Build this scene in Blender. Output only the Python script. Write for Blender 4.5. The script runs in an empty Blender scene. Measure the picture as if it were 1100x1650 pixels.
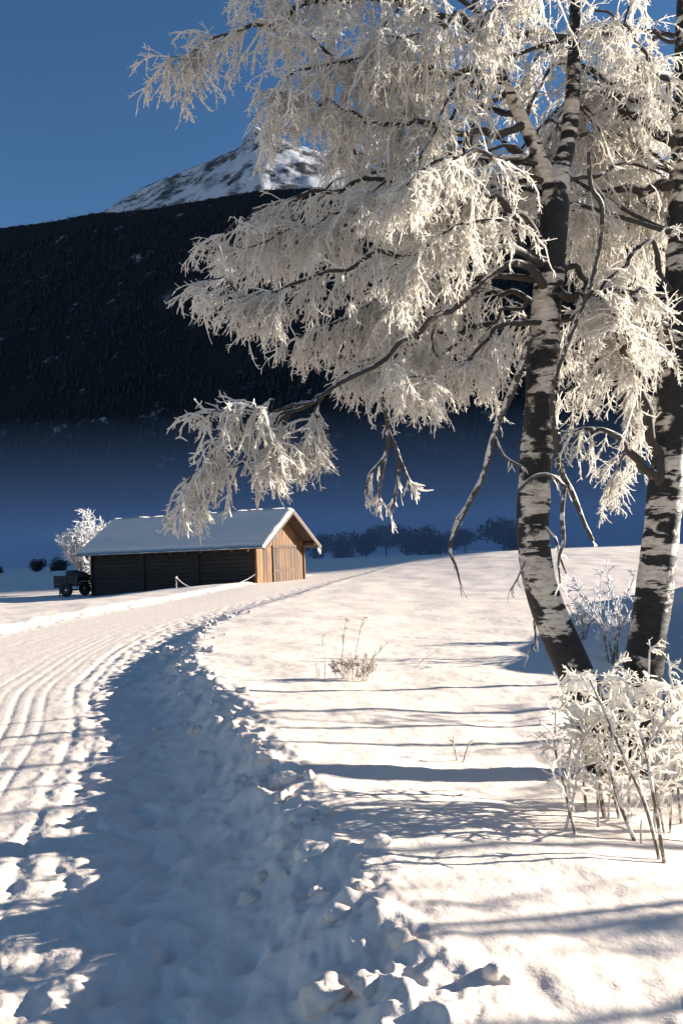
import bpy, math, random
import numpy as np
from mathutils import Vector, Matrix

random.seed(7)
rng = np.random.default_rng(11)
R = math.radians
scene = bpy.context.scene

# ------------------------------------------------------------------ camera
EYE = Vector((0.0, 0.0, 1.6))
FPX = 1350.0                       # focal length in pixels of the 1100 x 1650 photograph
PITCH, ROLL = math.atan(68 / FPX), R(2.2)
fw = Vector((0, math.cos(PITCH), math.sin(PITCH)))
up0 = Vector((0, -math.sin(PITCH), math.cos(PITCH)))
rt0 = Vector((1, 0, 0))
rt = math.cos(ROLL) * rt0 - math.sin(ROLL) * up0
up = math.sin(ROLL) * rt0 + math.cos(ROLL) * up0
cam = bpy.data.cameras.new('camera')
cam.sensor_fit = 'HORIZONTAL'
cam.sensor_width = 36.0
cam.lens = FPX / 1100 * 36.0
cam.clip_start, cam.clip_end = 0.05, 20000
cam_o = bpy.data.objects.new('camera', cam)
m = Matrix((rt, up, -fw)).transposed().to_4x4()
m.translation = EYE
cam_o.matrix_world = m
scene.collection.objects.link(cam_o)
scene.camera = cam_o

# ------------------------------------------------------------------ light
SUN_EL, SUN_AZ = R(13.0), R(18.0)   # azimuth: from +X towards +Y
S = Vector((math.cos(SUN_EL) * math.cos(SUN_AZ), math.cos(SUN_EL) * math.sin(SUN_AZ), math.sin(SUN_EL)))
world = bpy.data.worlds.new('World')
scene.world = world
world.use_nodes = True
wn, wl = world.node_tree.nodes, world.node_tree.links
sky = wn.new('ShaderNodeTexSky')
sky.sky_type = 'NISHITA'
sky.sun_disc = False
sky.sun_elevation = SUN_EL
sky.sun_rotation = R(90.0) - SUN_AZ
sky.altitude = 1200
sky.air_density, sky.dust_density, sky.ozone_density = 0.8, 0.25, 2.0
bg = wn['Background']
bg.inputs['Strength'].default_value = 0.05
hs = wn.new('ShaderNodeHueSaturation'); hs.inputs['Saturation'].default_value = 1.15
wl.new(sky.outputs[0], hs.inputs['Color']); wl.new(hs.outputs[0], bg.inputs['Color'])
sun = bpy.data.lights.new('sun', 'SUN')
sun.energy = 5.0
sun.angle = R(0.5)
sun.color = (1.0, 0.92, 0.81)
sun_o = bpy.data.objects.new('sun', sun)
sun_o.rotation_euler = S.to_track_quat('Z', 'Y').to_euler()
sun_o.location = (30, 15, 20)
scene.collection.objects.link(sun_o)
scene.view_settings.view_transform = 'Standard'
scene.view_settings.look = 'None'
scene.view_settings.exposure = 1.58
scene.view_settings.gamma = 1.0
scene.cycles.max_bounces = 8
scene.cycles.diffuse_bounces = 4
scene.cycles.volume_bounces = 1
scene.cycles.caustics_reflective = False
scene.cycles.caustics_refractive = False

# ------------------------------------------------------------------ helpers
def P(px, py, d):
    """a point of the place: the pixel's direction at a real distance d (metres along +Y)"""
    v = fw + rt * ((px - 550) / FPX) + up * ((825 - py) / FPX)
    return EYE + v * (d / v.y)

def link(o):
    scene.collection.objects.link(o)
    return o

def mesh_arrays(name, V, F):
    """V (n,3) float, F (m,k) int -> mesh"""
    V = np.ascontiguousarray(V, dtype=np.float32)
    F = np.ascontiguousarray(F, dtype=np.int32)
    me = bpy.data.meshes.new(name)
    me.vertices.add(len(V))
    me.vertices.foreach_set('co', V.ravel())
    k = F.shape[1]
    me.loops.add(F.size)
    me.loops.foreach_set('vertex_index', F.ravel())
    me.polygons.add(len(F))
    me.polygons.foreach_set('loop_start', np.arange(0, F.size, k, dtype=np.int32))
    try:
        me.polygons.foreach_set('loop_total', np.full(len(F), k, dtype=np.int32))
    except Exception:
        pass
    me.update(calc_edges=True)
    me.validate()
    return me

def smooth(me, on=True):
    me.polygons.foreach_set('use_smooth', np.full(len(me.polygons), on))
    return me

def obj(name, me, mat=None, parent=None):
    o = bpy.data.objects.new(name, me)
    if mat is not None and len(me.materials) == 0:
        me.materials.append(mat)
    if parent is not None:
        o.parent = parent
    return link(o)

def tag(o, label=None, cat=None, group=None, kind=None):
    if label: o['label'] = label
    if cat: o['category'] = cat
    if group: o['group'] = group
    if kind: o['kind'] = kind
    return o

def empty(name, loc, label=None, cat=None, group=None):
    o = bpy.data.objects.new(name, None)
    o.location = loc
    link(o)
    return tag(o, label, cat, group)

class MB:
    def __init__(s): s.v, s.f = [], []
    def box(s, M, lo, hi):
        b = len(s.v)
        for z in (lo[2], hi[2]):
            for x, y in ((lo[0], lo[1]), (hi[0], lo[1]), (hi[0], hi[1]), (lo[0], hi[1])):
                s.v.append(M @ Vector((x, y, z)))
        for q in ((0, 3, 2, 1), (4, 5, 6, 7), (0, 1, 5, 4), (1, 2, 6, 5), (2, 3, 7, 6), (3, 0, 4, 7)):
            s.f.append([b + i for i in q])
        return s
    def hexa(s, pts):
        b = len(s.v)
        s.v += [Vector(p) for p in pts]
        for q in ((0, 3, 2, 1), (4, 5, 6, 7), (0, 1, 5, 4), (1, 2, 6, 5), (2, 3, 7, 6), (3, 0, 4, 7)):
            s.f.append([b + i for i in q])
        return s
    def mesh(s, name, bevel=0.0):
        me = bpy.data.meshes.new(name)
        me.from_pydata([tuple(v) for v in s.v], [], s.f)
        if bevel:
            import bmesh
            bm = bmesh.new(); bm.from_mesh(me)
            bmesh.ops.bevel(bm, geom=bm.edges[:], offset=bevel, segments=1, affect='EDGES', clamp_overlap=True)
            bm.to_mesh(me); bm.free()
        me.update()
        return me

def spline(pts, n):
    """Catmull-Rom resample of (k,c) control points to n rows"""
    pts = np.asarray(pts, float)
    k = len(pts)
    if k == 2:
        t = np.linspace(0, 1, n)[:, None]
        return pts[0] * (1 - t) + pts[1] * t
    ext = np.vstack([2 * pts[0] - pts[1], pts, 2 * pts[-1] - pts[-2]])
    t = np.linspace(0, k - 1 - 1e-6, n)
    i = t.astype(int); u = (t - i)[:, None]
    p0, p1, p2, p3 = ext[i], ext[i + 1], ext[i + 2], ext[i + 3]
    return 0.5 * (2 * p1 + (p2 - p0) * u + (2 * p0 - 5 * p1 + 4 * p2 - p3) * u * u + (3 * p1 - p0 - 3 * p2 + p3) * u ** 3)

def tubes(Pt, Rd, sides, cap=True, jitter=0.0):
    """Pt (N,K,3) polylines, Rd (N,K) radii -> V, F (quads; the tip closes to a point-like quad)"""
    N, K, _ = Pt.shape
    T = np.empty_like(Pt)
    T[:, 1:-1] = Pt[:, 2:] - Pt[:, :-2]
    T[:, 0] = Pt[:, 1] - Pt[:, 0]
    T[:, -1] = Pt[:, -1] - Pt[:, -2]
    T /= np.linalg.norm(T, axis=2, keepdims=True) + 1e-9
    mean = Pt[:, -1] - Pt[:, 0]
    mean /= np.linalg.norm(mean, axis=1, keepdims=True) + 1e-9
    ref = np.where(np.abs(mean[:, 2:3]) > 0.8, np.array([[1.0, 0.2, 0.0]]), np.array([[0.1, 0.2, 1.0]]))[:, None, :]
    A = np.cross(T, np.broadcast_to(ref, T.shape)); A /= np.linalg.norm(A, axis=2, keepdims=True) + 1e-9
    B = np.cross(T, A)
    an = np.arange(sides) * 2 * math.pi / sides
    c, s_ = np.cos(an), np.sin(an)
    rr = Rd[:, :, None] * np.ones(sides)
    if jitter:
        rr = rr * (1 + jitter * rng.uniform(-1, 1, (N, K, sides)))
    V = Pt[:, :, None, :] + rr[..., None] * (A[:, :, None, :] * c[None, None, :, None] + B[:, :, None, :] * s_[None, None, :, None])
    V = V.reshape(-1, 3)
    base = (np.arange(N) * K * sides)[:, None, None]
    kk = (np.arange(K - 1) * sides)[None, :, None]
    j = np.arange(sides)[None, None, :]
    j2 = (j + 1) % sides
    F = np.stack([base + kk + j, base + kk + j2, base + kk + sides + j2, base + kk + sides + j], axis=-1).reshape(-1, 4)
    return V, F

def join_arrays(parts):
    Vs, Fs, n = [], [], 0
    for V, F in parts:
        Vs.append(V); Fs.append(F + n); n += len(V)
    return np.vstack(Vs), np.vstack(Fs)

# gradient noise ------------------------------------------------------
_perm = np.random.default_rng(5).permutation(1024)
_grad = np.stack([np.cos(np.linspace(0, 2 * math.pi, 1024, endpoint=False)), np.sin(np.linspace(0, 2 * math.pi, 1024, endpoint=False))], 1)
def noise(x, y):
    xi = np.floor(x).astype(int); yi = np.floor(y).astype(int)
    xf, yf = x - xi, y - yi
    u = xf ** 3 * (xf * (xf * 6 - 15) + 10); v = yf ** 3 * (yf * (yf * 6 - 15) + 10)
    def g(ix, iy, dx, dy):
        h = _grad[_perm[(_perm[ix & 1023] + iy) & 1023]]
        return h[..., 0] * dx + h[..., 1] * dy
    a = g(xi, yi, xf, yf); b = g(xi + 1, yi, xf - 1, yf)
    c = g(xi, yi + 1, xf, yf - 1); d = g(xi + 1, yi + 1, xf - 1, yf - 1)
    return (a * (1 - u) + b * u) * (1 - v) + (c * (1 - u) + d * u) * v
def fbm(x, y, o=4, g=0.5):
    s, a, f = 0, 1.0, 1.0
    for i in range(o):
        s = s + a * noise(x * f + 17.3 * i, y * f - 9.1 * i); a *= g; f *= 2.03
    return s
def ss(x, a, b):
    t = np.clip((x - a) / (b - a), 0, 1)
    return t * t * (3 - 2 * t)

# ------------------------------------------------------------------ materials
def new_mat(name):
    mt = bpy.data.materials.new(name); mt.use_nodes = True
    nt = mt.node_tree
    return mt, nt.nodes, nt.links, nt.nodes['Principled BSDF']

def ramp(n, stops):
    r = n.new('ShaderNodeValToRGB')
    e = r.color_ramp.elements
    e[0].position, e[0].color = stops[0][0], (*stops[0][1], 1)
    e[1].position, e[1].color = stops[-1][0], (*stops[-1][1], 1)
    for p, c in stops[1:-1]:
        x = e.new(p); x.color = (*c, 1)
    return r

def tex_noise(n, l, scale, detail=4, rough=0.55, vec=None, mapping=None):
    t = n.new('ShaderNodeTexNoise')
    t.inputs['Scale'].default_value = scale
    t.inputs['Detail'].default_value = detail
    t.inputs['Roughness'].default_value = rough
    if vec is None:
        tc = n.new('ShaderNodeTexCoord'); vec = tc.outputs['Object']
    if mapping:
        mp = n.new('ShaderNodeMapping'); mp.inputs['Scale'].default_value = mapping
        l.new(vec, mp.inputs['Vector']); vec = mp.outputs['Vector']
    l.new(vec, t.inputs['Vector'])
    return t

def snow_mat(name, col=(0.90, 0.775, 0.67), bumps=((60, 0.25, 0.01), (9, 0.25, 0.03))):
    mt, n, l, b = new_mat(name)
    t = tex_noise(n, l, 3.0, 5)
    r = ramp(n, [(0.3, tuple(c * 0.95 for c in col)), (0.7, col)])
    l.new(t.outputs['Fac'], r.inputs['Fac']); l.new(r.outputs['Color'], b.inputs['Base Color'])
    b.inputs['Roughness'].default_value = 0.62
    b.inputs['Specular IOR Level'].default_value = 0.25
    prev = None
    for sc, st, di in bumps:
        t2 = tex_noise(n, l, sc, 3)
        bp = n.new('ShaderNodeBump'); bp.inputs['Strength'].default_value = st; bp.inputs['Distance'].default_value = di
        l.new(t2.outputs['Fac'], bp.inputs['Height'])
        if prev: l.new(prev.outputs['Normal'], bp.inputs['Normal'])
        prev = bp
    l.new(prev.outputs['Normal'], b.inputs['Normal'])
    return mt

def frost_mat(name, col=(0.975, 0.95, 0.90), transl=0.68):
    mt, n, l, b = new_mat(name)
    b.inputs['Base Color'].default_value = (*col, 1)
    b.inputs['Roughness'].default_value = 0.7
    b.inputs['Specular IOR Level'].default_value = 0.2
    tr = n.new('ShaderNodeBsdfTranslucent'); tr.inputs['Color'].default_value = (*col, 1)
    mx = n.new('ShaderNodeMixShader'); mx.inputs['Fac'].default_value = transl
    l.new(b.outputs[0], mx.inputs[1]); l.new(tr.outputs[0], mx.inputs[2])
    l.new(mx.outputs[0], n['Material Output'].inputs['Surface'])
    t2 = tex_noise(n, l, 90, 3)
    bp = n.new('ShaderNodeBump'); bp.inputs['Strength'].default_value = 0.6; bp.inputs['Distance'].default_value = 0.01
    l.new(t2.outputs['Fac'], bp.inputs['Height']); l.new(bp.outputs['Normal'], b.inputs['Normal'])
    return mt

def wood_mat(name, c0, c1, rough=0.75, vertical=True, bump=0.4):
    mt, n, l, b = new_mat(name)
    tc = n.new('ShaderNodeTexCoord'); oi = n.new('ShaderNodeObjectInfo')
    ad = n.new('ShaderNodeVectorMath'); ad.operation = 'ADD'
    ml = n.new('ShaderNodeVectorMath'); ml.operation = 'SCALE'; ml.inputs['Scale'].default_value = 37.0
    cb = n.new('ShaderNodeCombineXYZ')
    for i in range(3): l.new(oi.outputs['Random'], cb.inputs[i])
    l.new(cb.outputs[0], ml.inputs[0]); l.new(tc.outputs['Object'], ad.inputs[0]); l.new(ml.outputs[0], ad.inputs[1])
    t = tex_noise(n, l, 2.2, 6, 0.65, ad.outputs[0], (6, 6, 0.6) if vertical else (0.6, 0.6, 7))
    t2 = tex_noise(n, l, 0.9, 3, 0.6, ad.outputs[0])
    mix = n.new('ShaderNodeMath'); mix.operation = 'MULTIPLY_ADD'
    l.new(t2.outputs['Fac'], mix.inputs[0]); mix.inputs[1].default_value = 0.6
    hf = n.new('ShaderNodeMath'); hf.operation = 'MULTIPLY'; hf.inputs[1].default_value = 0.5
    l.new(t.outputs['Fac'], hf.inputs[0]); l.new(hf.outputs[0], mix.inputs[2])
    vr = n.new('ShaderNodeMath'); vr.operation = 'MULTIPLY_ADD'; vr.inputs[1].default_value = 0.28
    l.new(oi.outputs['Random'], vr.inputs[0]); 
    sb = n.new('ShaderNodeMath'); sb.operation = 'SUBTRACT'; sb.inputs[1].default_value = 0.16
    l.new(mix.outputs[0], sb.inputs[0]); l.new(sb.outputs[0], vr.inputs[2])
    r = ramp(n, [(0.25, c0), (0.72, c1)])
    l.new(vr.outputs[0], r.inputs['Fac']); l.new(r.outputs['Color'], b.inputs['Base Color'])
    b.inputs['Roughness'].default_value = rough
    bp = n.new('ShaderNodeBump'); bp.inputs['Strength'].default_value = bump; bp.inputs['Distance'].default_value = 0.02
    l.new(t.outputs['Fac'], bp.inputs['Height']); l.new(bp.outputs['Normal'], b.inputs['Normal'])
    return mt

def plain_mat(name, col, rough=0.7, var=0.3, scale=6):
    mt, n, l, b = new_mat(name)
    t = tex_noise(n, l, scale, 4)
    r = ramp(n, [(0.3, tuple(c * (1 - var) for c in col)), (0.7, tuple(min(1, c * (1 + var)) for c in col))])
    l.new(t.outputs['Fac'], r.inputs['Fac']); l.new(r.outputs['Color'], b.inputs['Base Color'])
    b.inputs['Roughness'].default_value = rough
    return mt

def birch_mat():
    mt, n, l, b = new_mat('birch_bark')
    tc = n.new('ShaderNodeTexCoord'); v = tc.outputs['Object']
    big = tex_noise(n, l, 1.0, 5, 0.6, v, (3.0, 3.0, 4.2))          # large cracked dark plates
    bands = tex_noise(n, l, 1.0, 4, 0.6, v, (3.2, 3.2, 13))         # horizontal bands
    lent = tex_noise(n, l, 1.0, 3, 0.6, v, (11, 11, 90))           # lenticels
    sep = n.new('ShaderNodeSeparateXYZ'); l.new(v, sep.inputs[0])
    hz = n.new('ShaderNodeValToRGB'); hz.color_ramp.interpolation = 'EASE'
    e = hz.color_ramp.elements                                      # older rough bark near the root, dark bark under the fork
    mr = n.new('ShaderNodeMapRange'); mr.inputs['From Min'].default_value = -0.3; mr.inputs['From Max'].default_value = 6.0
    l.new(sep.outputs['Z'], mr.inputs['Value'])
    e[0].position, e[0].color = 0.05, (0.30, 0.30, 0.30, 1)
    e[1].position, e[1].color = 1.0, (0.06, 0.06, 0.06, 1)
    for p_, c_ in ((0.20, 0.15), (0.28, 0.05), (0.42, 0.06), (0.49, 0.09), (0.64, 0.11), (0.74, 0.05)):
        x = e.new(p_); x.color = (c_, c_, c_, 1)
    l.new(mr.outputs[0], hz.inputs['Fac'])
    def thresh(t, lo, hi, bias):
        a = n.new('ShaderNodeMath'); a.operation = 'MULTIPLY_ADD'; a.inputs[1].default_value = bias
        l.new(hz.outputs['Color'], a.inputs[0]); l.new(t.outputs['Fac'], a.inputs[2])
        q = n.new('ShaderNodeMapRange'); q.inputs['From Min'].default_value = lo; q.inputs['From Max'].default_value = hi
        q.interpolation_type = 'SMOOTHSTEP'
        l.new(a.outputs[0], q.inputs['Value']); return q
    q1 = thresh(big, 0.54, 0.60, 1.0); q2 = thresh(bands, 0.55, 0.585, 0.35); q3 = thresh(lent, 0.64, 0.70, 0.1)
    mx1 = n.new('ShaderNodeMath'); mx1.operation = 'MAXIMUM'; l.new(q1.outputs[0], mx1.inputs[0]); l.new(q2.outputs[0], mx1.inputs[1])
    h3 = n.new('ShaderNodeMath'); h3.operation = 'MULTIPLY'; h3.inputs[1].default_value = 0.75; l.new(q3.outputs[0], h3.inputs[0])
    mx2 = n.new('ShaderNodeMath'); mx2.operation = 'MAXIMUM'; l.new(mx1.outputs[0], mx2.inputs[0]); l.new(h3.outputs[0], mx2.inputs[1])
    fine = tex_noise(n, l, 14, 5, 0.6, v, (1, 1, 2.5))
    white = ramp(n, [(0.3, (0.34, 0.29, 0.22)), (0.5, (0.58, 0.52, 0.43)), (0.75, (0.72, 0.68, 0.60))])
    l.new(fine.outputs['Fac'], white.inputs['Fac'])
    dark = ramp(n, [(0.35, (0.004, 0.004, 0.004)), (0.75, (0.022, 0.018, 0.014))])
    l.new(fine.outputs['Fac'], dark.inputs['Fac'])
    mc = n.new('ShaderNodeMix'); mc.data_type = 'RGBA'
    l.new(mx2.outputs[0], mc.inputs['Factor']); l.new(white.outputs['Color'], mc.inputs[6]); l.new(dark.outputs['Color'], mc.inputs[7])
    l.new(mc.outputs[2], b.inputs['Base Color'])
    b.inputs['Roughness'].default_value = 0.7
    hs = n.new('ShaderNodeMath'); hs.operation = 'MULTIPLY_ADD'; hs.inputs[1].default_value = -0.8
    l.new(mx2.outputs[0], hs.inputs[0]); l.new(fine.outputs['Fac'], hs.inputs[2])
    bp = n.new('ShaderNodeBump'); bp.inputs['Strength'].default_value = 0.7; bp.inputs['Distance'].default_value = 0.012
    l.new(hs.outputs[0], bp.inputs['Height']); l.new(bp.outputs['Normal'], b.inputs['Normal'])
    return mt

def frosted_bark(name, dark=(0.035, 0.028, 0.022), cover=0.35, frost=(0.82, 0.81, 0.79)):
    """bark with rime where the surface looks upwards"""
    mt, n, l, b = new_mat(name)
    g = n.new('ShaderNodeNewGeometry'); sp = n.new('ShaderNodeSeparateXYZ'); l.new(g.outputs['Normal'], sp.inputs[0])
    t = tex_noise(n, l, 16, 4, 0.65)
    a = n.new('ShaderNodeMath'); a.operation = 'MULTIPLY_ADD'; a.inputs[1].default_value = 2.2
    l.new(t.outputs['Fac'], a.inputs[0]); l.new(sp.outputs['Z'], a.inputs[2])
    q = n.new('ShaderNodeMapRange'); q.inputs['From Min'].default_value = 1.75 - cover; q.inputs['From Max'].default_value = 2.0 - cover
    l.new(a.outputs[0], q.inputs['Value'])
    mc = n.new('ShaderNodeMix'); mc.data_type = 'RGBA'
    mc.inputs[6].default_value = (*dark, 1); mc.inputs[7].default_value = (*frost, 1)
    l.new(q.outputs[0], mc.inputs['Factor']); l.new(mc.outputs[2], b.inputs['Base Color'])
    b.inputs['Roughness'].default_value = 0.75
    bp = n.new('ShaderNodeBump'); bp.inputs['Strength'].default_value = 0.6; bp.inputs['Distance'].default_value = 0.01
    l.new(t.outputs['Fac'], bp.inputs['Height']); l.new(bp.outputs['Normal'], b.inputs['Normal'])
    return mt

M = {}
M['snow'] = snow_mat('snow')
M['roof_snow'] = snow_mat('roof_snow', (0.90, 0.775, 0.67), ((4, 0.3, 0.08),))
M['clod'] = snow_mat('packed_snow', (0.90, 0.775, 0.67), ((25, 0.4, 0.02),))
M['frost'] = frost_mat('rime')
M['frost_far'] = frost_mat('rime_far', (0.8, 0.8, 0.82), 0.2)
M['birch'] = birch_mat()
M['branch'] = frosted_bark('frosted_branch_bark', cover=0.12)
M['hang'] = frosted_bark('frosted_hanging_bark', (0.06, 0.05, 0.04), cover=0.5, frost=(0.80, 0.75, 0.68))
M['stem'] = frosted_bark('frosted_stem', (0.16, 0.12, 0.085), cover=0.62, frost=(0.80, 0.74, 0.66))
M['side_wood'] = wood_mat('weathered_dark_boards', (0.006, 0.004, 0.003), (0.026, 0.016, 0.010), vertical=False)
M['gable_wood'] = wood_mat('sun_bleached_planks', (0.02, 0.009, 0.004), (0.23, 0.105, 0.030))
M['door_wood'] = wood_mat('door_planks', (0.014, 0.007, 0.004), (0.14, 0.064, 0.022))
M['roof_wood'] = wood_mat('roof_boards', (0.02, 0.014, 0.010), (0.08, 0.05, 0.035), vertical=False)
M['tyre'] = plain_mat('rubber', (0.02, 0.02, 0.022), 0.85)
M['metal'] = plain_mat('rusty_steel', (0.07, 0.045, 0.035), 0.6)
M['cart'] = plain_mat('dark_trailer_paint', (0.03, 0.028, 0.03), 0.6)
M['rope'] = frost_mat('frosted_rope', (0.75, 0.74, 0.7), 0.1)
M['needle'] = plain_mat('spruce_needles', (0.017, 0.020, 0.025), 0.85, 0.5, 0.05)
M['hedge'] = plain_mat('dark_far_twigs', (0.035, 0.032, 0.032), 0.9, 0.4, 0.6)
M['straw'] = plain_mat('dry_frosted_grass', (0.55, 0.47, 0.40), 0.8, 0.35, 20)
M['leaf'] = plain_mat('withered_leaf', (0.42, 0.24, 0.08), 0.8, 0.4, 30)

# ------------------------------------------------------------------ ground
_ry = np.array([-8, 0, 2.33, 2.92, 4.4, 5.5, 7.75, 10.9, 14.5, 18.8, 22, 27, 34, 55, 80, 115, 200, 400], float)
_rx = np.array([2.6, .85, .26, .19, -.23, -.49, -.98, -2.0, -2.6, -2.95, -2.95, -2.6, -1.55, 2.3, 7.8, 14.3, 36, 100], float) - 0.38   # crest of the berm less its face
_dy = np.linspace(-8, 400, 8161); _dx = np.interp(_dy, _ry, _rx)
_ker = np.hanning(61); _ker /= _ker.sum()
_dx = np.convolve(np.pad(_dx, 30, mode='edge'), _ker, mode='valid')
def road_edge(y): return np.interp(y, _dy, _dx)
def ditch_edge(y): return np.interp(y, [-8, 0, 3, 5, 6.3, 7.5, 9, 15, 25.7, 40, 80], [3.4, 2.75, 2.5, 2.0, 1.66, 1.72, 2.1, 4.6, 8.6, 14, 30])
def berm_h(y): return np.interp(y, [-8, 0, 5, 9, 13, 18, 22, 60, 100], [.25, .25, .25, .25, .23, .15, .08, .06, 0.0])
_fp = np.random.default_rng(3)
FEET = []
for i in range(150):
    yy = 2.0 + 16 * _fp.random() ** 1.5
    FEET.append((float(road_edge(yy)) - _fp.uniform(0.0, 0.75) - 0.12 * (i % 2), yy, _fp.uniform(0.05, 0.09), _fp.uniform(0.02, 0.045)))
for i in range(16):                                       # an animal track on the bank
    FEET.append((0.55 + 0.05 * i + _fp.uniform(-.12, .12), 2.95 - 0.03 * i + _fp.uniform(-.25, .25), _fp.uniform(0.04, 0.07), -_fp.uniform(0.006, 0.014)))
def ground(x, y, fine=True):
    x = np.asarray(x, float); y = np.asarray(y, float)
    o = road_edge(y) - x                                   # >0 on the road
    hb = berm_h(y)
    wob = 0.22 * noise(x * 1.3, y * 1.3) + 0.12 * noise(x * 3.7 + 5, y * 3.7)
    t = 0.65 * ss(-o + 0.8 * wob, -0.55, 0.50) + 0.35 * ss(-o + wob, -0.05, 0.45)
    E = ditch_edge(y); q = x - E + 0.25 * noise(x * .6, y * .6)
    wid = np.maximum(E - road_edge(y) - 0.9, 0.5)
    fall = np.clip((-o - 0.6) / wid, 0, 1)
    bank = hb * (1 - 0.9 * fall) * t
    z = bank
    fade = 1 - ss(y, 24, 38)
    z = z - fade * 0.10 * ss(-o, 1, 6) * ss(y, 8, 14)
    z = z - fade * (0.85 * ss(q, 0, 1.2) - (1.0 + 1.5 * ss(y, 9.5, 13.5)) * ss(q, 2.2, 4.6))
    # the far lit field lifts to the right and dies away behind the crest
    p = -S.y / math.cos(SUN_EL) * x + S.x / math.cos(SUN_EL) * y
    back = 1 - ss(p, 62, 120)
    z = z + 1.15 * ss(x, -3, 15) * ss(y, 26, 62) * back
    z = z + (-0.38 + 0.58 * ss(x, -15, -4.2)) * ss(y, 28, 45) * (1 - ss(y, 75, 140))
    # left bank
    lw = 0.3 * noise(x * .9 + 3, y * .9)
    z = z + 0.16 * ss(o + lw, 4.7, 5.5) * (1 - ss(y, 40, 70))
    # undulation
    off = np.clip(ss(-o, 0, 0.8) + ss(o, 4.8, 5.4), 0, 1)
    z = z + off * (0.05 * noise(x * .7, y * .7) + 0.10 * noise(x * .16, y * .16 + 4) * ss(y, 8, 20))
    if fine:
        near = np.exp(-np.maximum(y, 0) / 40)
        z = z + near * off * (0.022 * noise(x * 2.4, y * 3.1) + 0.010 * noise(x * 7, y * 9) + 0.003 * noise(x * 23, y * 23))
        lump = np.exp(-((o + 0.24) / 0.30) ** 2) * np.clip(hb / 0.3, 0.35, 1)
        n1 = noise(x * 4.6 + 30, y * 4.6); n2 = noise(x * 10 + 11, y * 10 + 3); n3 = noise(x * 22, y * 22)
        z = z + lump * (0.12 * np.maximum(n1 + 0.05, 0) + 0.07 * np.maximum(n2 + .05, 0) + 0.02 * n3)
        lump2 = np.exp(-((o - 4.95) / 0.35) ** 2)
        z = z + lump2 * (0.10 * np.maximum(n1, 0) + 0.06 * np.maximum(n2, 0))
        road = ss(o, 0.05, 0.4) * (1 - ss(o, 4.4, 4.8))
        rough = 0.014 * noise(x * 5, y * 5) + 0.009 * noise(x * 13, y * 13) + 0.006 * n3 + 0.004 * noise(x * 41, y * 41)
        z = z + road * rough * (1 - 0.72 * ss(o, 1.2, 1.5))
        mess = np.exp(-((o - 0.55) / 0.4) ** 2) * road
        z = z - mess * 0.055 * np.maximum(noise(x * 6.5, y * 5.5 + 20) - 0.05, 0) * 2
        tread = 0.5 + 0.5 * np.sin(y * 2 * math.pi / 0.115)
        ow = o + 0.05 * noise(y * .4, y * 0 + 2.2)
        for c, d, w, tr in ((.96, .030, .05, .3), (1.17, .032, .045, .3), (1.50, .022, .026, .5), (1.66, .020, .026, .7), (1.84, .024, .028, .5), (2.02, .018, .026, .7), (2.2, .02, .026, .5),
                            (2.5, .008, .06, .3), (3.3, .010, .06, .5), (3.55, .012, .05, .5)):
            gq = np.exp(-((ow - c) / w) ** 2)
            d = 0.5 * d * np.clip(0.8 + 0.9 * noise(y * .9 + c * 7, o * 2), 0.25, 1.5)
            z = z - road * d * gq * (1 - tr + tr * tread)
            z = z + road * 0.12 * d * np.exp(-((ow - c - 2.1 * w) / w) ** 2)
        sel = (y > 1) & (y < 20) & (np.abs(x) < 6)
        if np.any(sel):
            xs, ys = x[sel], y[sel]; dz = np.zeros_like(xs)
            for fx, fy, fr, fd in FEET:
                k = np.abs(ys - fy) < 0.5
                if not k.any(): continue
                r2 = ((xs[k] - fx + .03 * noise(xs[k] * 9, ys[k] * 9)) / fr) ** 2 + ((ys[k] - fy + .04 * noise(xs[k] * 8 + 5, ys[k] * 8)) / (fr * 1.7)) ** 2
                dz[k] += -fd * np.exp(-r2) + 0.12 * fd * np.exp(-((np.sqrt(r2) - 1.7) / 0.6) ** 2)
            z = z.copy(); z[sel] += dz
    # distant valley floor sinks very gently
    return z
def gz(x, y): return float(ground(np.array([x]), np.array([y]))[0])

ang = np.concatenate([np.linspace(-180, -42, 40, endpoint=False), np.linspace(-42, -27, 40, endpoint=False),
                      np.linspace(-27, 27, 380, endpoint=False), np.linspace(27, 42, 40, endpoint=False), np.linspace(42, 180, 41)])
rad = np.concatenate([np.geomspace(0.25, 1.6, 12, endpoint=False), np.geomspace(1.6, 70, 600, endpoint=False), np.geomspace(70, 9000, 90)])
A_, R_ = np.meshgrid(np.radians(ang), rad)
X_, Y_ = R_ * np.sin(A_), R_ * np.cos(A_)
Z_ = ground(X_, Y_)
nr, na = X_.shape
idx = np.arange(nr * na).reshape(nr, na)
F_ = np.stack([idx[:-1, :-1], idx[:-1, 1:], idx[1:, 1:], idx[1:, :-1]], -1).reshape(-1, 4)[:, ::-1]
g_me = smooth(mesh_arrays('snowy_ground', np.stack([X_, Y_, Z_], -1).reshape(-1, 3), F_))
tag(obj('snowy_ground', g_me, M['snow']), kind='structure')

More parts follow.
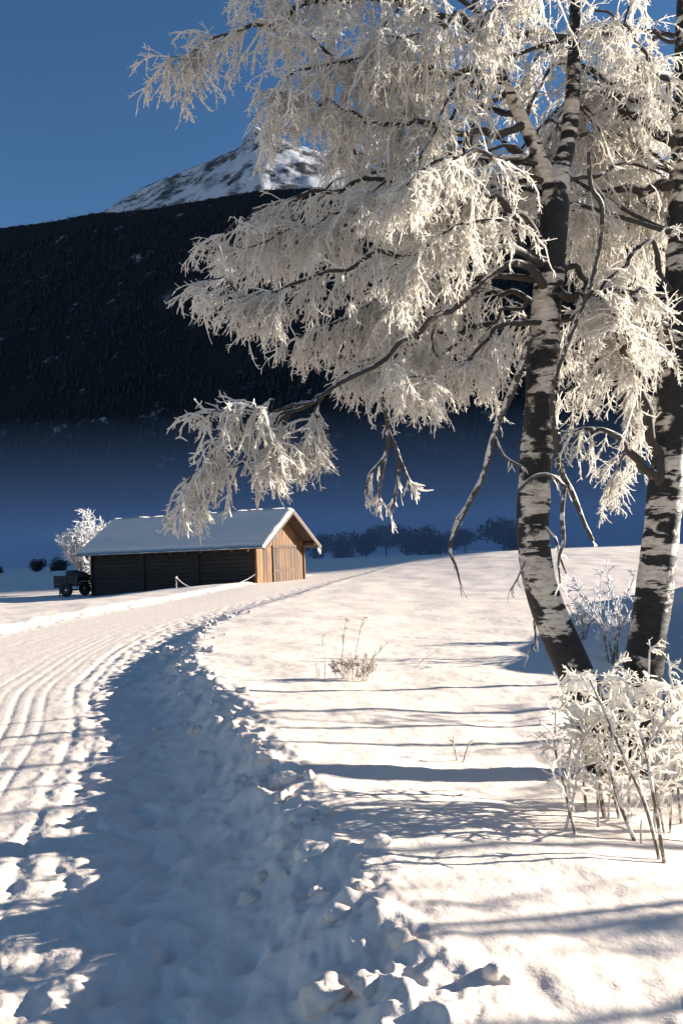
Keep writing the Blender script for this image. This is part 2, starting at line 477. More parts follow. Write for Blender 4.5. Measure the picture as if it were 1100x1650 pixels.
# ------------------------------------------------------------------ mountains
def mountain_mat():
    mt, n, l, b = new_mat('mountain_snow_rock')
    g = n.new('ShaderNodeNewGeometry')
    at = n.new('ShaderNodeAttribute'); at.attribute_name = 'wooded'
    t = tex_noise(n, l, 0.011, 9, 0.72, g.outputs['Position'], (1, 1, 0.8))
    rock = ramp(n, [(0.47, (0.58, 0.59, 0.62)), (0.57, (0.07, 0.07, 0.075))])
    l.new(t.outputs['Fac'], rock.inputs['Fac'])
    t2 = tex_noise(n, l, 0.03, 6, 0.65, g.outputs['Position'])
    wood = ramp(n, [(0.62, (0.014, 0.017, 0.018)), (0.72, (0.28, 0.29, 0.31))])
    l.new(t2.outputs['Fac'], wood.inputs['Fac'])
    mc = n.new('ShaderNodeMix'); mc.data_type = 'RGBA'
    l.new(at.outputs['Fac'], mc.inputs['Factor']); l.new(rock.outputs['Color'], mc.inputs[6]); l.new(wood.outputs['Color'], mc.inputs[7])
    l.new(mc.outputs[2], b.inputs['Base Color'])
    b.inputs['Roughness'].default_value = 0.85
    b.inputs['Specular IOR Level'].default_value = 0.1
    return mt
M['mountain'] = mountain_mat()
YF, YB = 1700.0, 2600.0
def ridge_table(pts, d):
    q = [P(px, py, d) for px, py in pts]
    return np.array([v.x for v in q]), np.array([v.z for v in q])
fx_, fz_ = ridge_table([(-900, 470), (-300, 398), (0, 368), (80, 356), (150, 344), (250, 334), (350, 318), (420, 303), (520, 300), (700, 322), (900, 345), (1100, 360), (1500, 420), (1900, 640)], YF)
bx_, bz_ = ridge_table([(-300, 600), (60, 400), (165, 334), (200, 314), (250, 292), (330, 260), (385, 237), (415, 219), (432, 212), (465, 226), (520, 246), (600, 268), (750, 305), (900, 322), (1100, 340), (1500, 520)], YB)
def mountain(x, y):
    hf = np.interp(x / np.maximum(YF - .3 * x, 600) * YF, fx_, fz_) * np.maximum(YF - .3 * x, 600) / YF
    y0_ = y; y = y + .3 * x
    foot = 980 + 60 * fbm(x * .002, y * 0 + 3.3, 3)
    tt = np.clip((y - foot) / (YF - foot), -0.2, 1)
    zf = hf * np.where(tt < 0, tt * 0.8, tt ** 0.92) - np.maximum(y - YF, 0) * 0.35
    zf = zf + 26 * fbm(x * .004, y * .004, 5) * ss(tt, 0.05, 0.4) * (1 - 0.7 * ss(tt, 0.9, 1.0))
    yr = YB - .25 * (x - bx_[8])
    hb = np.interp(x * YB / yr, bx_, bz_) * yr / YB
    t2 = (YB - y0_) - .25 * (x - bx_[8]); y = y0_
    zb = hb - np.abs(t2) * np.where(t2 > 0, 1.0, 0.9) - 2.0 * np.maximum(1750 - y, 0)
    rib = np.abs(fbm(x * .0045 + 0.22 * y * .0045, y * .0012 + 9, 3))
    zb = zb + (16 - 45 * rib) * ss(np.abs(t2), 5, 180) + 12 * fbm(x * .012, y * .012, 4) * ss(np.abs(t2), 0, 60)
    # the summit spur whose right flank catches the sun
    pk = bx_[8]
    xs = pk - 46 - 0.30 * np.maximum(t2, 0)
    sp = np.exp(-(np.maximum(t2, 0) / 95) ** 2)
    zb = zb + 42 * np.maximum(0, 1 - np.abs(x - xs) / 46) * sp * (t2 > -40)
    z = np.maximum(zf, zb)
    wood = np.where(zf >= zb - 4, 1.0, 0.0)
    lim = ss(z, 640, 720)
    return z, wood
mx = np.linspace(-2300, 2300, 330); my = np.concatenate([np.linspace(420, 1700, 140, endpoint=False), np.linspace(1700, 2700, 130, endpoint=False), np.linspace(2700, 3600, 12)])
MX, MY = np.meshgrid(mx, my)
MZ, MW = mountain(MX, MY)
MZ = np.where(MZ < -30, -30, MZ)
CLEARINGS = ((130, 645, 26), (118, 660, 18), (20, 690, 22), (175, 495, 22), (60, 545, 18), (240, 715, 18), (110, 470, 14), (215, 550, 16), (300, 560, 14), (30, 610, 14), (350, 600, 16), (270, 480, 10))
for cpx, cpy, cr in CLEARINGS:                                    # snowy clearings in the wood
    v_ = P(cpx, cpy, 1.0) - EYE
    onx, onz = MX / MY, (MZ - 1.6) / MY
    dd = np.hypot((onx - v_.x) * 1350, (onz - v_.z) * 1350 * .7)
    MW = np.where((MW > .5), 1 - .42 * np.exp(-(dd / (cr * .8)) ** 2) * np.clip(.6 + 1.6 * fbm(MX * .03, MY * .02, 3), 0, 1), MW)
idx = np.arange(MX.size).reshape(MX.shape)
F_ = np.stack([idx[:-1, :-1], idx[:-1, 1:], idx[1:, 1:], idx[1:, :-1]], -1).reshape(-1, 4)
m_me = mesh_arrays('mountain', np.stack([MX, MY, MZ], -1).reshape(-1, 3), F_)
at = m_me.attributes.new('wooded', 'FLOAT', 'POINT')
at.data.foreach_set('value', MW.ravel().astype(np.float32))
tag(obj('mountain', smooth(m_me, True), M['mountain']), kind='structure')

# unseen ridge added right of the view to shade the plain beyond the barn
P0 = 60.0
sx, sy = math.cos(SUN_AZ), math.sin(SUN_AZ)
rr_ = np.linspace(900, 1700, 60); pp_ = np.concatenate([np.linspace(-260, 120, 70, endpoint=False), np.linspace(120, 1150, 70)])
RR, PP = np.meshgrid(rr_, pp_)
crest = 1300 * math.tan(SUN_EL) + (PP - P0) * 1.25 + 3 * fbm(PP * .02, PP * 0 + 1.7, 3)
crest = np.minimum(crest, 520 + 40 * fbm(PP * .006, PP * 0, 4)) * (1 - ss(PP, 1050, 1150) * 0.6)
HZ = crest - np.abs(RR - 1300) * 1.05 + 14 * fbm(RR * .01, PP * .01, 4) * ss(np.abs(RR - 1300), 10, 80)
HZ = np.maximum(HZ, -20)
VX, VY = sx * RR - sy * PP, sy * RR + sx * PP
idx = np.arange(RR.size).reshape(RR.shape)
F_ = np.stack([idx[:-1, :-1], idx[:-1, 1:], idx[1:, 1:], idx[1:, :-1]], -1).reshape(-1, 4)
r_me = mesh_arrays('added_shade_ridge', np.stack([VX, VY, HZ], -1).reshape(-1, 3), F_)
at = r_me.attributes.new('wooded', 'FLOAT', 'POINT')
at.data.foreach_set('value', np.ones(len(r_me.vertices), dtype=np.float32))
tag(obj('added_shade_ridge', smooth(r_me), M['mountain']), kind='structure')

# spruce forest on the mountain face: one far-off mass of small trees
N = 32000
tx = rng.uniform(-1000, 1150, N); ty = rng.uniform(960, 1702, N) - .3 * tx
tz, tw = mountain(tx, ty)
clear = fbm(tx * .008, ty * .0045 + 5, 4)
keep = (tw > 0.5) & (tz > -5) & (clear < 0.42)
for cpx, cpy, cr in CLEARINGS:
    v_ = P(cpx, cpy, 1.0) - EYE
    keep &= np.hypot((tx / ty - v_.x) * 1350, ((tz - 1.6) / ty - v_.z) * 1350 * .7) > cr * .7 * rng.uniform(.3, 1.2, N)
tx, ty, tz = tx[keep], ty[keep], tz[keep]
n_t = len(tx)
h_t = rng.uniform(5, 12, n_t) * np.where(rng.random(n_t) < .12, 1.5, 1.0) * (1 + .5 * np.clip(noise(tx * .02, ty * .02), -.5, 1)); h_t = h_t * np.where(ty + .3 * tx > 1640, .5, 1.0); w_t = h_t * rng.uniform(0.16, 0.26, n_t)
sides = 5
a0 = rng.uniform(0, 6.28, n_t)
Vs = []
for zz, ww in ((0.05, 1.0), (0.40, 0.74)):
    an = a0[:, None] + np.arange(sides)[None] * 2 * math.pi / sides
    ws = (w_t * ww)[:, None] * rng.uniform(0.7, 1.25, (n_t, sides))
    Vs.append(np.stack([tx[:, None] + ws * np.cos(an), ty[:, None] + ws * np.sin(an), (tz + h_t * zz)[:, None] + 0 * an], -1))
tips = [np.stack([tx, ty, tz + h_t * .62], -1)[:, None], np.stack([tx, ty, tz + h_t], -1)[:, None]]
V = np.concatenate([Vs[0], tips[0], Vs[1], tips[1]], 1).reshape(-1, 3)
b0 = (np.arange(n_t) * 2 * (sides + 1))[:, None]; j = np.arange(sides)[None]; j2 = (j + 1) % sides
F_ = np.concatenate([np.stack([b0 + s * (sides + 1) + j, b0 + s * (sides + 1) + j2, b0 + s * (sides + 1) + sides + 0 * j], -1).reshape(-1, 3) for s in (0, 1)])
tag(obj('spruce_forest', mesh_arrays('spruce_forest', V, F_), M['needle']), 'dark spruce forest covering the shaded mountain side', 'forest', kind='stuff')

# ------------------------------------------------------------------ valley mist
mt = bpy.data.materials.new('valley_mist'); mt.use_nodes = True
nt = mt.node_tree; nt.nodes.clear()
out = nt.nodes.new('ShaderNodeOutputMaterial'); pv = nt.nodes.new('ShaderNodeVolumePrincipled')
pv.inputs['Color'].default_value = (0.74, 0.80, 1.0, 1)
pv.inputs['Density'].default_value = 0.0021
pv.inputs['Anisotropy'].default_value = 0.0
nt.links.new(pv.outputs[0], out.inputs['Volume'])
hb_ = MB().box(Matrix(), (-2600, 225, -3), (2600, 1600, 42))
tag(obj('haze', hb_.mesh('haze'), mt), 'cold blue mist lying along the foot of the mountain', 'mist', kind='stuff')

# ------------------------------------------------------------------ barn
C0 = Vector((-4.67, 45.0, 0))
U = Vector((-0.914, 0.407, 0)).normalized(); Vv = Vector((0.407, 0.914, 0)).normalized()
BM = Matrix((U, Vv, Vector((0, 0, 1)))).transposed().to_4x4()   # local x = along the long wall (to the left), y = along the gable
BL, BW, EV, RG, Z0 = 11.2, 5.6, 2.42, 4.10, -0.9
barn = empty('barn', C0, 'weathered wooden hay barn with snow covered gable roof in the field', 'barn')
barn.rotation_euler = Matrix((-U, Vv, Vector((0, 0, 1)))).transposed().to_euler()
barn.scale = (-1, 1, 1)
I4 = Matrix()
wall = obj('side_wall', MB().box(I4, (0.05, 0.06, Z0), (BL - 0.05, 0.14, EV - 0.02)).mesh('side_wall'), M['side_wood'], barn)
nb = 15; hb = (EV - Z0) / nb
for k in range(nb):
    z = Z0 + k * hb
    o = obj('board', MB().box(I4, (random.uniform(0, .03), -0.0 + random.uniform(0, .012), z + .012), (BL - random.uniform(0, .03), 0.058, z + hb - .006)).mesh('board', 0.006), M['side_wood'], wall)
post_me = MB().box(I4, (-0.07, -0.07, Z0), (0.07, 0.07, EV - 0.03)).mesh('post', 0.01)
for i, x in enumerate((0.10, BL * .33, BL * .66, BL - 0.1)):
    o = obj('post', post_me, M['side_wood'], wall); o.location = (x, -0.02, 0)
backw = obj('back_wall', MB().box(I4, (0.05, BW - .14, Z0), (BL - 0.05, BW - .02, EV - 0.02)).mesh('back_wall'), M['side_wood'], barn)
endw = obj('end_wall', MB().hexa([(BL - .02, 0.02, Z0), (BL - .02, BW - .02, Z0), (BL - .10, BW - .02, Z0), (BL - .10, 0.02, Z0),
                                  (BL - .02, 0.02, EV), (BL - .02, BW - .02, EV), (BL - .10, BW - .02, EV), (BL - .10, 0.02, EV)]).mesh('end_wall'), M['side_wood'], barn)
def roof_z(y): return EV + (RG - EV) * (1 - abs(y - BW / 2) / (BW / 2))
gab = obj('gable_wall', MB().box(I4, (0.06, 0.16, Z0), (0.13, BW - 0.16, EV - .02)).mesh('gable_wall'), M['door_wood'], barn)
npk = 15; wpk = BW / npk
for k in range(npk):
    y0, y1 = k * wpk + .012, (k + 1) * wpk - .012
    jx = random.uniform(0, .02); mid = EV - 0.12
    # lower run and upper (gable triangle) run of planks
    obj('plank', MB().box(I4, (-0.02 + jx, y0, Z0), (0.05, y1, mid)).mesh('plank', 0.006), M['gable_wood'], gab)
    t0, t1 = roof_z(y0) - .05, roof_z(y1) - .05
    x0 = -0.055 + jx
    ys = [y0, y1]
    if y0 < BW / 2 < y1:
        t0 = t1 = min(t0, t1)
    if min(t0, t1) > mid + .05:
        dr = -0.10 - random.uniform(0, .04)
        obj('plank', MB().hexa([(x0, y0, mid + dr), (x0, y1, mid + dr), (0.04, y1, mid + .02), (0.04, y0, mid + .02), (x0, y0, t0), (x0, y1, t1), (0.04, y1, t1), (0.04, y0, t0)]).mesh('plank', 0.005), M['gable_wood'], gab)
# door in the gable
dy0, dy1, dzt = 1.75, 4.6, 2.25
door = obj('door', MB().box(I4, (-0.085, dy0, dzt - .16), (-0.045, dy1, dzt)).box(I4, (-0.085, dy0, 0.75), (-0.045, dy1, 0.90)).mesh('door', 0.005), M['door_wood'], barn)
nd = 8
for k in range(nd):
    w = (dy1 - dy0) / nd
    obj('plank', MB().box(I4, (-0.075 - random.uniform(0, .012), dy0 + k * w + .01, Z0), (-0.022, dy0 + (k + 1) * w - .012, dzt - random.uniform(0.0, .03) - .17)).mesh('plank', 0.005), M['door_wood'], door)
obj('corner_post', MB().box(I4, (-0.09, -0.09, Z0), (0.09, 0.05, EV - .01)).mesh('corner_post', 0.01), M['gable_wood'], barn)
obj('corner_post', MB().box(I4, (-0.09, BW - .05, Z0), (0.09, BW + .09, EV - .01)).mesh('corner_post', 0.01), M['gable_wood'], barn)
# roof: two board slopes with overhang, snow on top
OH, OG, TH = 0.62, 0.85, 0.09
sl = (RG - EV) / (BW / 2)
def slope_slab(y_e, y_r, z_e, z_r, x0, x1, th):
    return [(x0, y_e, z_e), (x1, y_e, z_e), (x1, y_r, z_r), (x0, y_r, z_r), (x0, y_e, z_e + th), (x1, y_e, z_e + th), (x1, y_r, z_r + th), (x0, y_r, z_r + th)]
roof = obj('roof', MB().hexa(slope_slab(-OH, BW / 2, EV - sl * OH, RG, -OG, BL + .6, TH)).hexa(
    [Vector(p) for p in slope_slab(BW + OH, BW / 2 + .001, EV - sl * OH, RG, -OG, BL + .6, TH)]).mesh('roof'), M['roof_wood'], barn)
for k in range(12):
    xk = 0.2 + k * (BL - .4) / 11
    obj('rafter', MB().hexa(slope_slab(-OH + .03, BW / 2 - .02, EV - sl * OH - .14 + .02, RG - .14, xk - .05, xk + .05, .135)).mesh('rafter'), M['roof_wood'], roof)
for y_e, sgn in ((-OH - .02, 1), (BW + OH + .02, -1)):
    obj('barge_board', MB().hexa(slope_slab(y_e, BW / 2, EV - sl * OH - .13, RG - .12, -OG - .045, -OG - .004, .235)).mesh('barge_board'), M['roof_wood'], roof)
for yk in (0.04, BW / 2, BW - 0.04):
    obj('purlin', MB().box(I4, (-OG + .03, yk - .07, roof_z(yk) - .22), (0.3, yk + .07, roof_z(yk) - .04)).mesh('purlin', .01), M['roof_wood'], roof)
# snow slab as a gently uneven sheet with thickness
def roof_snow(side):
    nx, ny = 70, 22
    xs = np.linspace(-OG - .07, BL + .66, nx); ts = np.linspace(0, 1, ny)
    XX, TT = np.meshgrid(xs, ts)
    ye = -OH - .09; YY = ye + (BW / 2 - ye) * TT
    zb = EV - sl * OH - sl * .09 + (RG - EV + sl * (OH + .09)) * TT + TH + .004
    edge = np.minimum(np.minimum((XX - xs[0]) / .22, (xs[-1] - XX) / .22), TT / .05)
    th = 0.17 * np.sqrt(np.clip(edge, 0.02, 1)) + 0.07 * fbm(XX * .8 + side * 7, YY * .8, 3) * np.clip(edge, 0, 1) + 0.05 * noise(XX * 1.7, YY * 0) * np.exp(-TT / .06)
    zt = zb + np.maximum(th, 0.015)
    if side: YY = BW - YY
    top = np.stack([XX, YY, zt], -1).reshape(-1, 3); bot = np.stack([XX, YY, zb], -1).reshape(-1, 3)
    i = np.arange(nx * ny).reshape(ny, nx); n0 = nx * ny
    f = [np.stack([i[:-1, :-1], i[:-1, 1:], i[1:, 1:], i[1:, :-1]], -1).reshape(-1, 4)]
    f.append(f[0][:, ::-1] + n0)
    for row in (i[0], i[-1], i[:, 0], i[:, -1]):
        f.append(np.stack([row[:-1], row[1:], row[1:] + n0, row[:-1] + n0], -1))
    return smooth(mesh_arrays('snow', np.vstack([top, bot]), np.vstack(f)))
obj('snow', roof_snow(0), M['roof_snow'], roof)
obj('snow', roof_snow(1), M['roof_snow'], roof)
for k in range(5):
    t_ = np.array([[[-OG + .05 * k, BW + OH + .06 + .02 * k, EV - sl * OH + .05], [-OG + .05 * k, BW + OH + .06 + .02 * k, EV - sl * OH - random.uniform(.15, .45)]]])
    Vt, Ft = tubes(t_, np.array([[.035, .006]]), 5)
    obj('icicle', mesh_arrays('icicle', Vt, Ft), M['frost'], roof)

# ------------------------------------------------------------------ twig builder
def unit(a): return a / (np.linalg.norm(a, axis=-1, keepdims=True) + 1e-9)
def grow(start, dirn, length, K, droop, wig):
    """start (n,3), dirn (n,3), length (n,) -> polylines (n,K,3); droop pulls each step towards -Z"""
    n = len(start)
    pts = np.empty((n, K, 3)); pts[:, 0] = start
    d = unit(dirn); step = (length / (K - 1))[:, None]
    for k in range(1, K):
        d = unit(d + rng.normal(0, wig, (n, 3)) + np.array([0, 0, -1.0]) * (droop if np.isscalar(droop) else droop[:, None]))
        pts[:, k] = pts[:, k - 1] + d * step
    return pts
def sample_lines(L, u):
    """L (n,K,3), u (n,m) in 0..1 -> points, tangents (n,m,3)"""
    n, K, _ = L.shape
    t = u * (K - 1 - 1e-6); i = t.astype(int); f = (t - i)[..., None]
    r = np.arange(n)[:, None]
    a, b = L[r, i], L[r, i + 1]
    return a + (b - a) * f, unit(b - a)
def twig_spray(path, n1, len1, n2, len2, r1=0.007, r2=0.0062, droop=0.16, spread=0.7, down=0.35, u0=0.12, n3=2, len3=0.035, along=0.5):
    """branchlets, twigs and spurs hanging from a bough (path (m,3)); returns V, F"""
    L0 = path[None]
    u = np.sort(rng.uniform(u0, 1.0, (1, n1)) ** 0.9, axis=1)
    u[0, -max(2, n1 // 14):] = 1.0
    p, t = sample_lines(L0, u); p, t = p[0], t[0]
    taper = (1.15 - 0.55 * u[0])
    d = along * t + spread * unit(rng.normal(0, 1, (n1, 3))) + np.array([0, 0, -down])
    l1 = rng.uniform(0.45, 1.15, n1) * len1 * taper
    A = grow(p, d, l1, 5, droop, 0.15)
    RA = np.linspace(1.0, 0.6, 5)[None] * r1 * rng.uniform(0.75, 1.35, (n1, 1))
    parts = [tubes(A, RA, 4, jitter=0.3)]
    u2 = rng.uniform(0.06, 1.0, (n1, n2)); u2[:, -1] = 0.98; p2, t2 = sample_lines(A, u2)
    p2, t2 = p2.reshape(-1, 3), t2.reshape(-1, 3)
    d2 = 0.95 * t2 + 0.7 * unit(rng.normal(0, 1, p2.shape)) + np.array([0, 0, -0.15])
    B = grow(p2, d2, rng.uniform(0.3, 1.25, len(p2)) * len2, 3, droop * 0.8, 0.2)
    RB = np.array([1.0, 0.9, 0.5])[None] * r2 * rng.uniform(0.7, 1.35, (len(B), 1))
    parts.append(tubes(B, RB, 3, jitter=0.25))
    if n3:
        u3 = rng.uniform(0.2, 1.0, (len(B), n3)); p3, t3 = sample_lines(B, u3)
        p3, t3 = p3.reshape(-1, 3), t3.reshape(-1, 3)
        d3 = 0.9 * t3 + 0.9 * unit(rng.normal(0, 1, p3.shape))
        Cc = grow(p3, d3, rng.uniform(0.4, 1.5, len(p3)) * len3, 2, 0.05, 0.1)
        parts.append(tubes(Cc, np.array([1, .5])[None] * r2 * 0.8 * rng.uniform(.75, 1.25, (len(Cc), 1)), 3))
    return join_arrays(parts)
def path_tube(name, pts, radii, sides, mat, parent, n=None, lump=0.06, seed=0.0):
    """one trunk or branch as a continuous tapering surface"""
    n = n or max(6, 5 * len(pts))
    c = spline(np.column_stack([pts, radii]), n)
    c[:, 3] = np.maximum(c[:, 3], 0.002)
    Vt, Ft = tubes(c[None, :, :3], c[None, :, 3], sides)
    ctr = np.repeat(c[:, :3], sides, axis=0)
    rel = Vt - ctr
    k = np.tile(np.arange(sides), n); lv = np.repeat(np.arange(n), sides)
    an = k * 2 * math.pi / sides
    nn = noise(np.cos(an) * 1.3 + seed + lv * .19, np.sin(an) * 1.3 + lv * .23)
    Vt = ctr + rel * (1 + lump * 2 * nn)[:, None]
    me = smooth(mesh_arrays(name, Vt, Ft))
    return obj(name, me, mat, parent), c

# ------------------------------------------------------------------ birch
base = P(995, 1290, 6.0)
birch = empty('birch_tree', (0, 0, 0), 'twin-stemmed birch leaning over the snowy bank, its crown white with rime', 'tree')
def px_path(lst):
    pts = np.array([tuple(P(a, b, d)) for a, b, d, w in lst])
    rad_ = np.array([w / FPX * d / 2 for a, b, d, w in lst])
    return pts, rad_
T1 = [(1010, 1360, 5.9, 92), (990, 1290, 5.9, 84), (965, 1180, 5.9, 74), (930, 1090, 5.95, 66), (893, 1010, 6.0, 64), (868, 930, 6, 62), (858, 860, 6, 61), (862, 770, 6, 60), (868, 680, 6, 59),
      (873, 590, 6, 58), (880, 500, 6, 57), (888, 410, 6, 54), (893, 345, 6, 54), (896, 300, 6, 50), (905, 262, 6.03, 36), (915, 225, 6.05, 31), (922, 150, 6.1, 28), (926, 60, 6.1, 25), (930, -60, 6.15, 20), (940, -250, 6.2, 12), (945, -400, 6.2, 4)]
T1b = [(893, 345, 6, 26), (884, 295, 5.98, 30), (868, 250, 5.95, 29), (845, 200, 5.9, 26), (820, 150, 5.85, 22), (795, 90, 5.8, 18), (770, 20, 5.75, 15), (740, -80, 5.7, 14), (700, -200, 5.6, 5)]
T2 = [(1000, 1360, 6.12, 90), (1010, 1290, 6.1, 84), (1028, 1150, 6.1, 70), (1040, 1050, 6.15, 64), (1053, 950, 6.2, 62), (1066, 850, 6.2, 60), (1076, 750, 6.2, 58), (1083, 650, 6.2, 54),
      (1088, 550, 6.25, 52), (1092, 470, 6.25, 48), (1094, 380, 6.3, 38), (1095, 280, 6.3, 34), (1097, 180, 6.3, 30), (1100, 60, 6.3, 27), (1105, -100, 6.3, 22), (1110, -350, 6.3, 5)]
trunk_curves = []
for lst, sd in ((T1, 0.0), (T1b, 5.0), (T2, 11.0)):
    p_, r_ = px_path(lst)
    r_ = r_ * (0.85 if lst is not T2 else 0.93)
    o, c = path_tube('trunk', p_, r_, 22, M['birch'], birch, n=110 if lst is not T1b else 60, lump=0.07, seed=sd)
    trunk_curves.append(c)

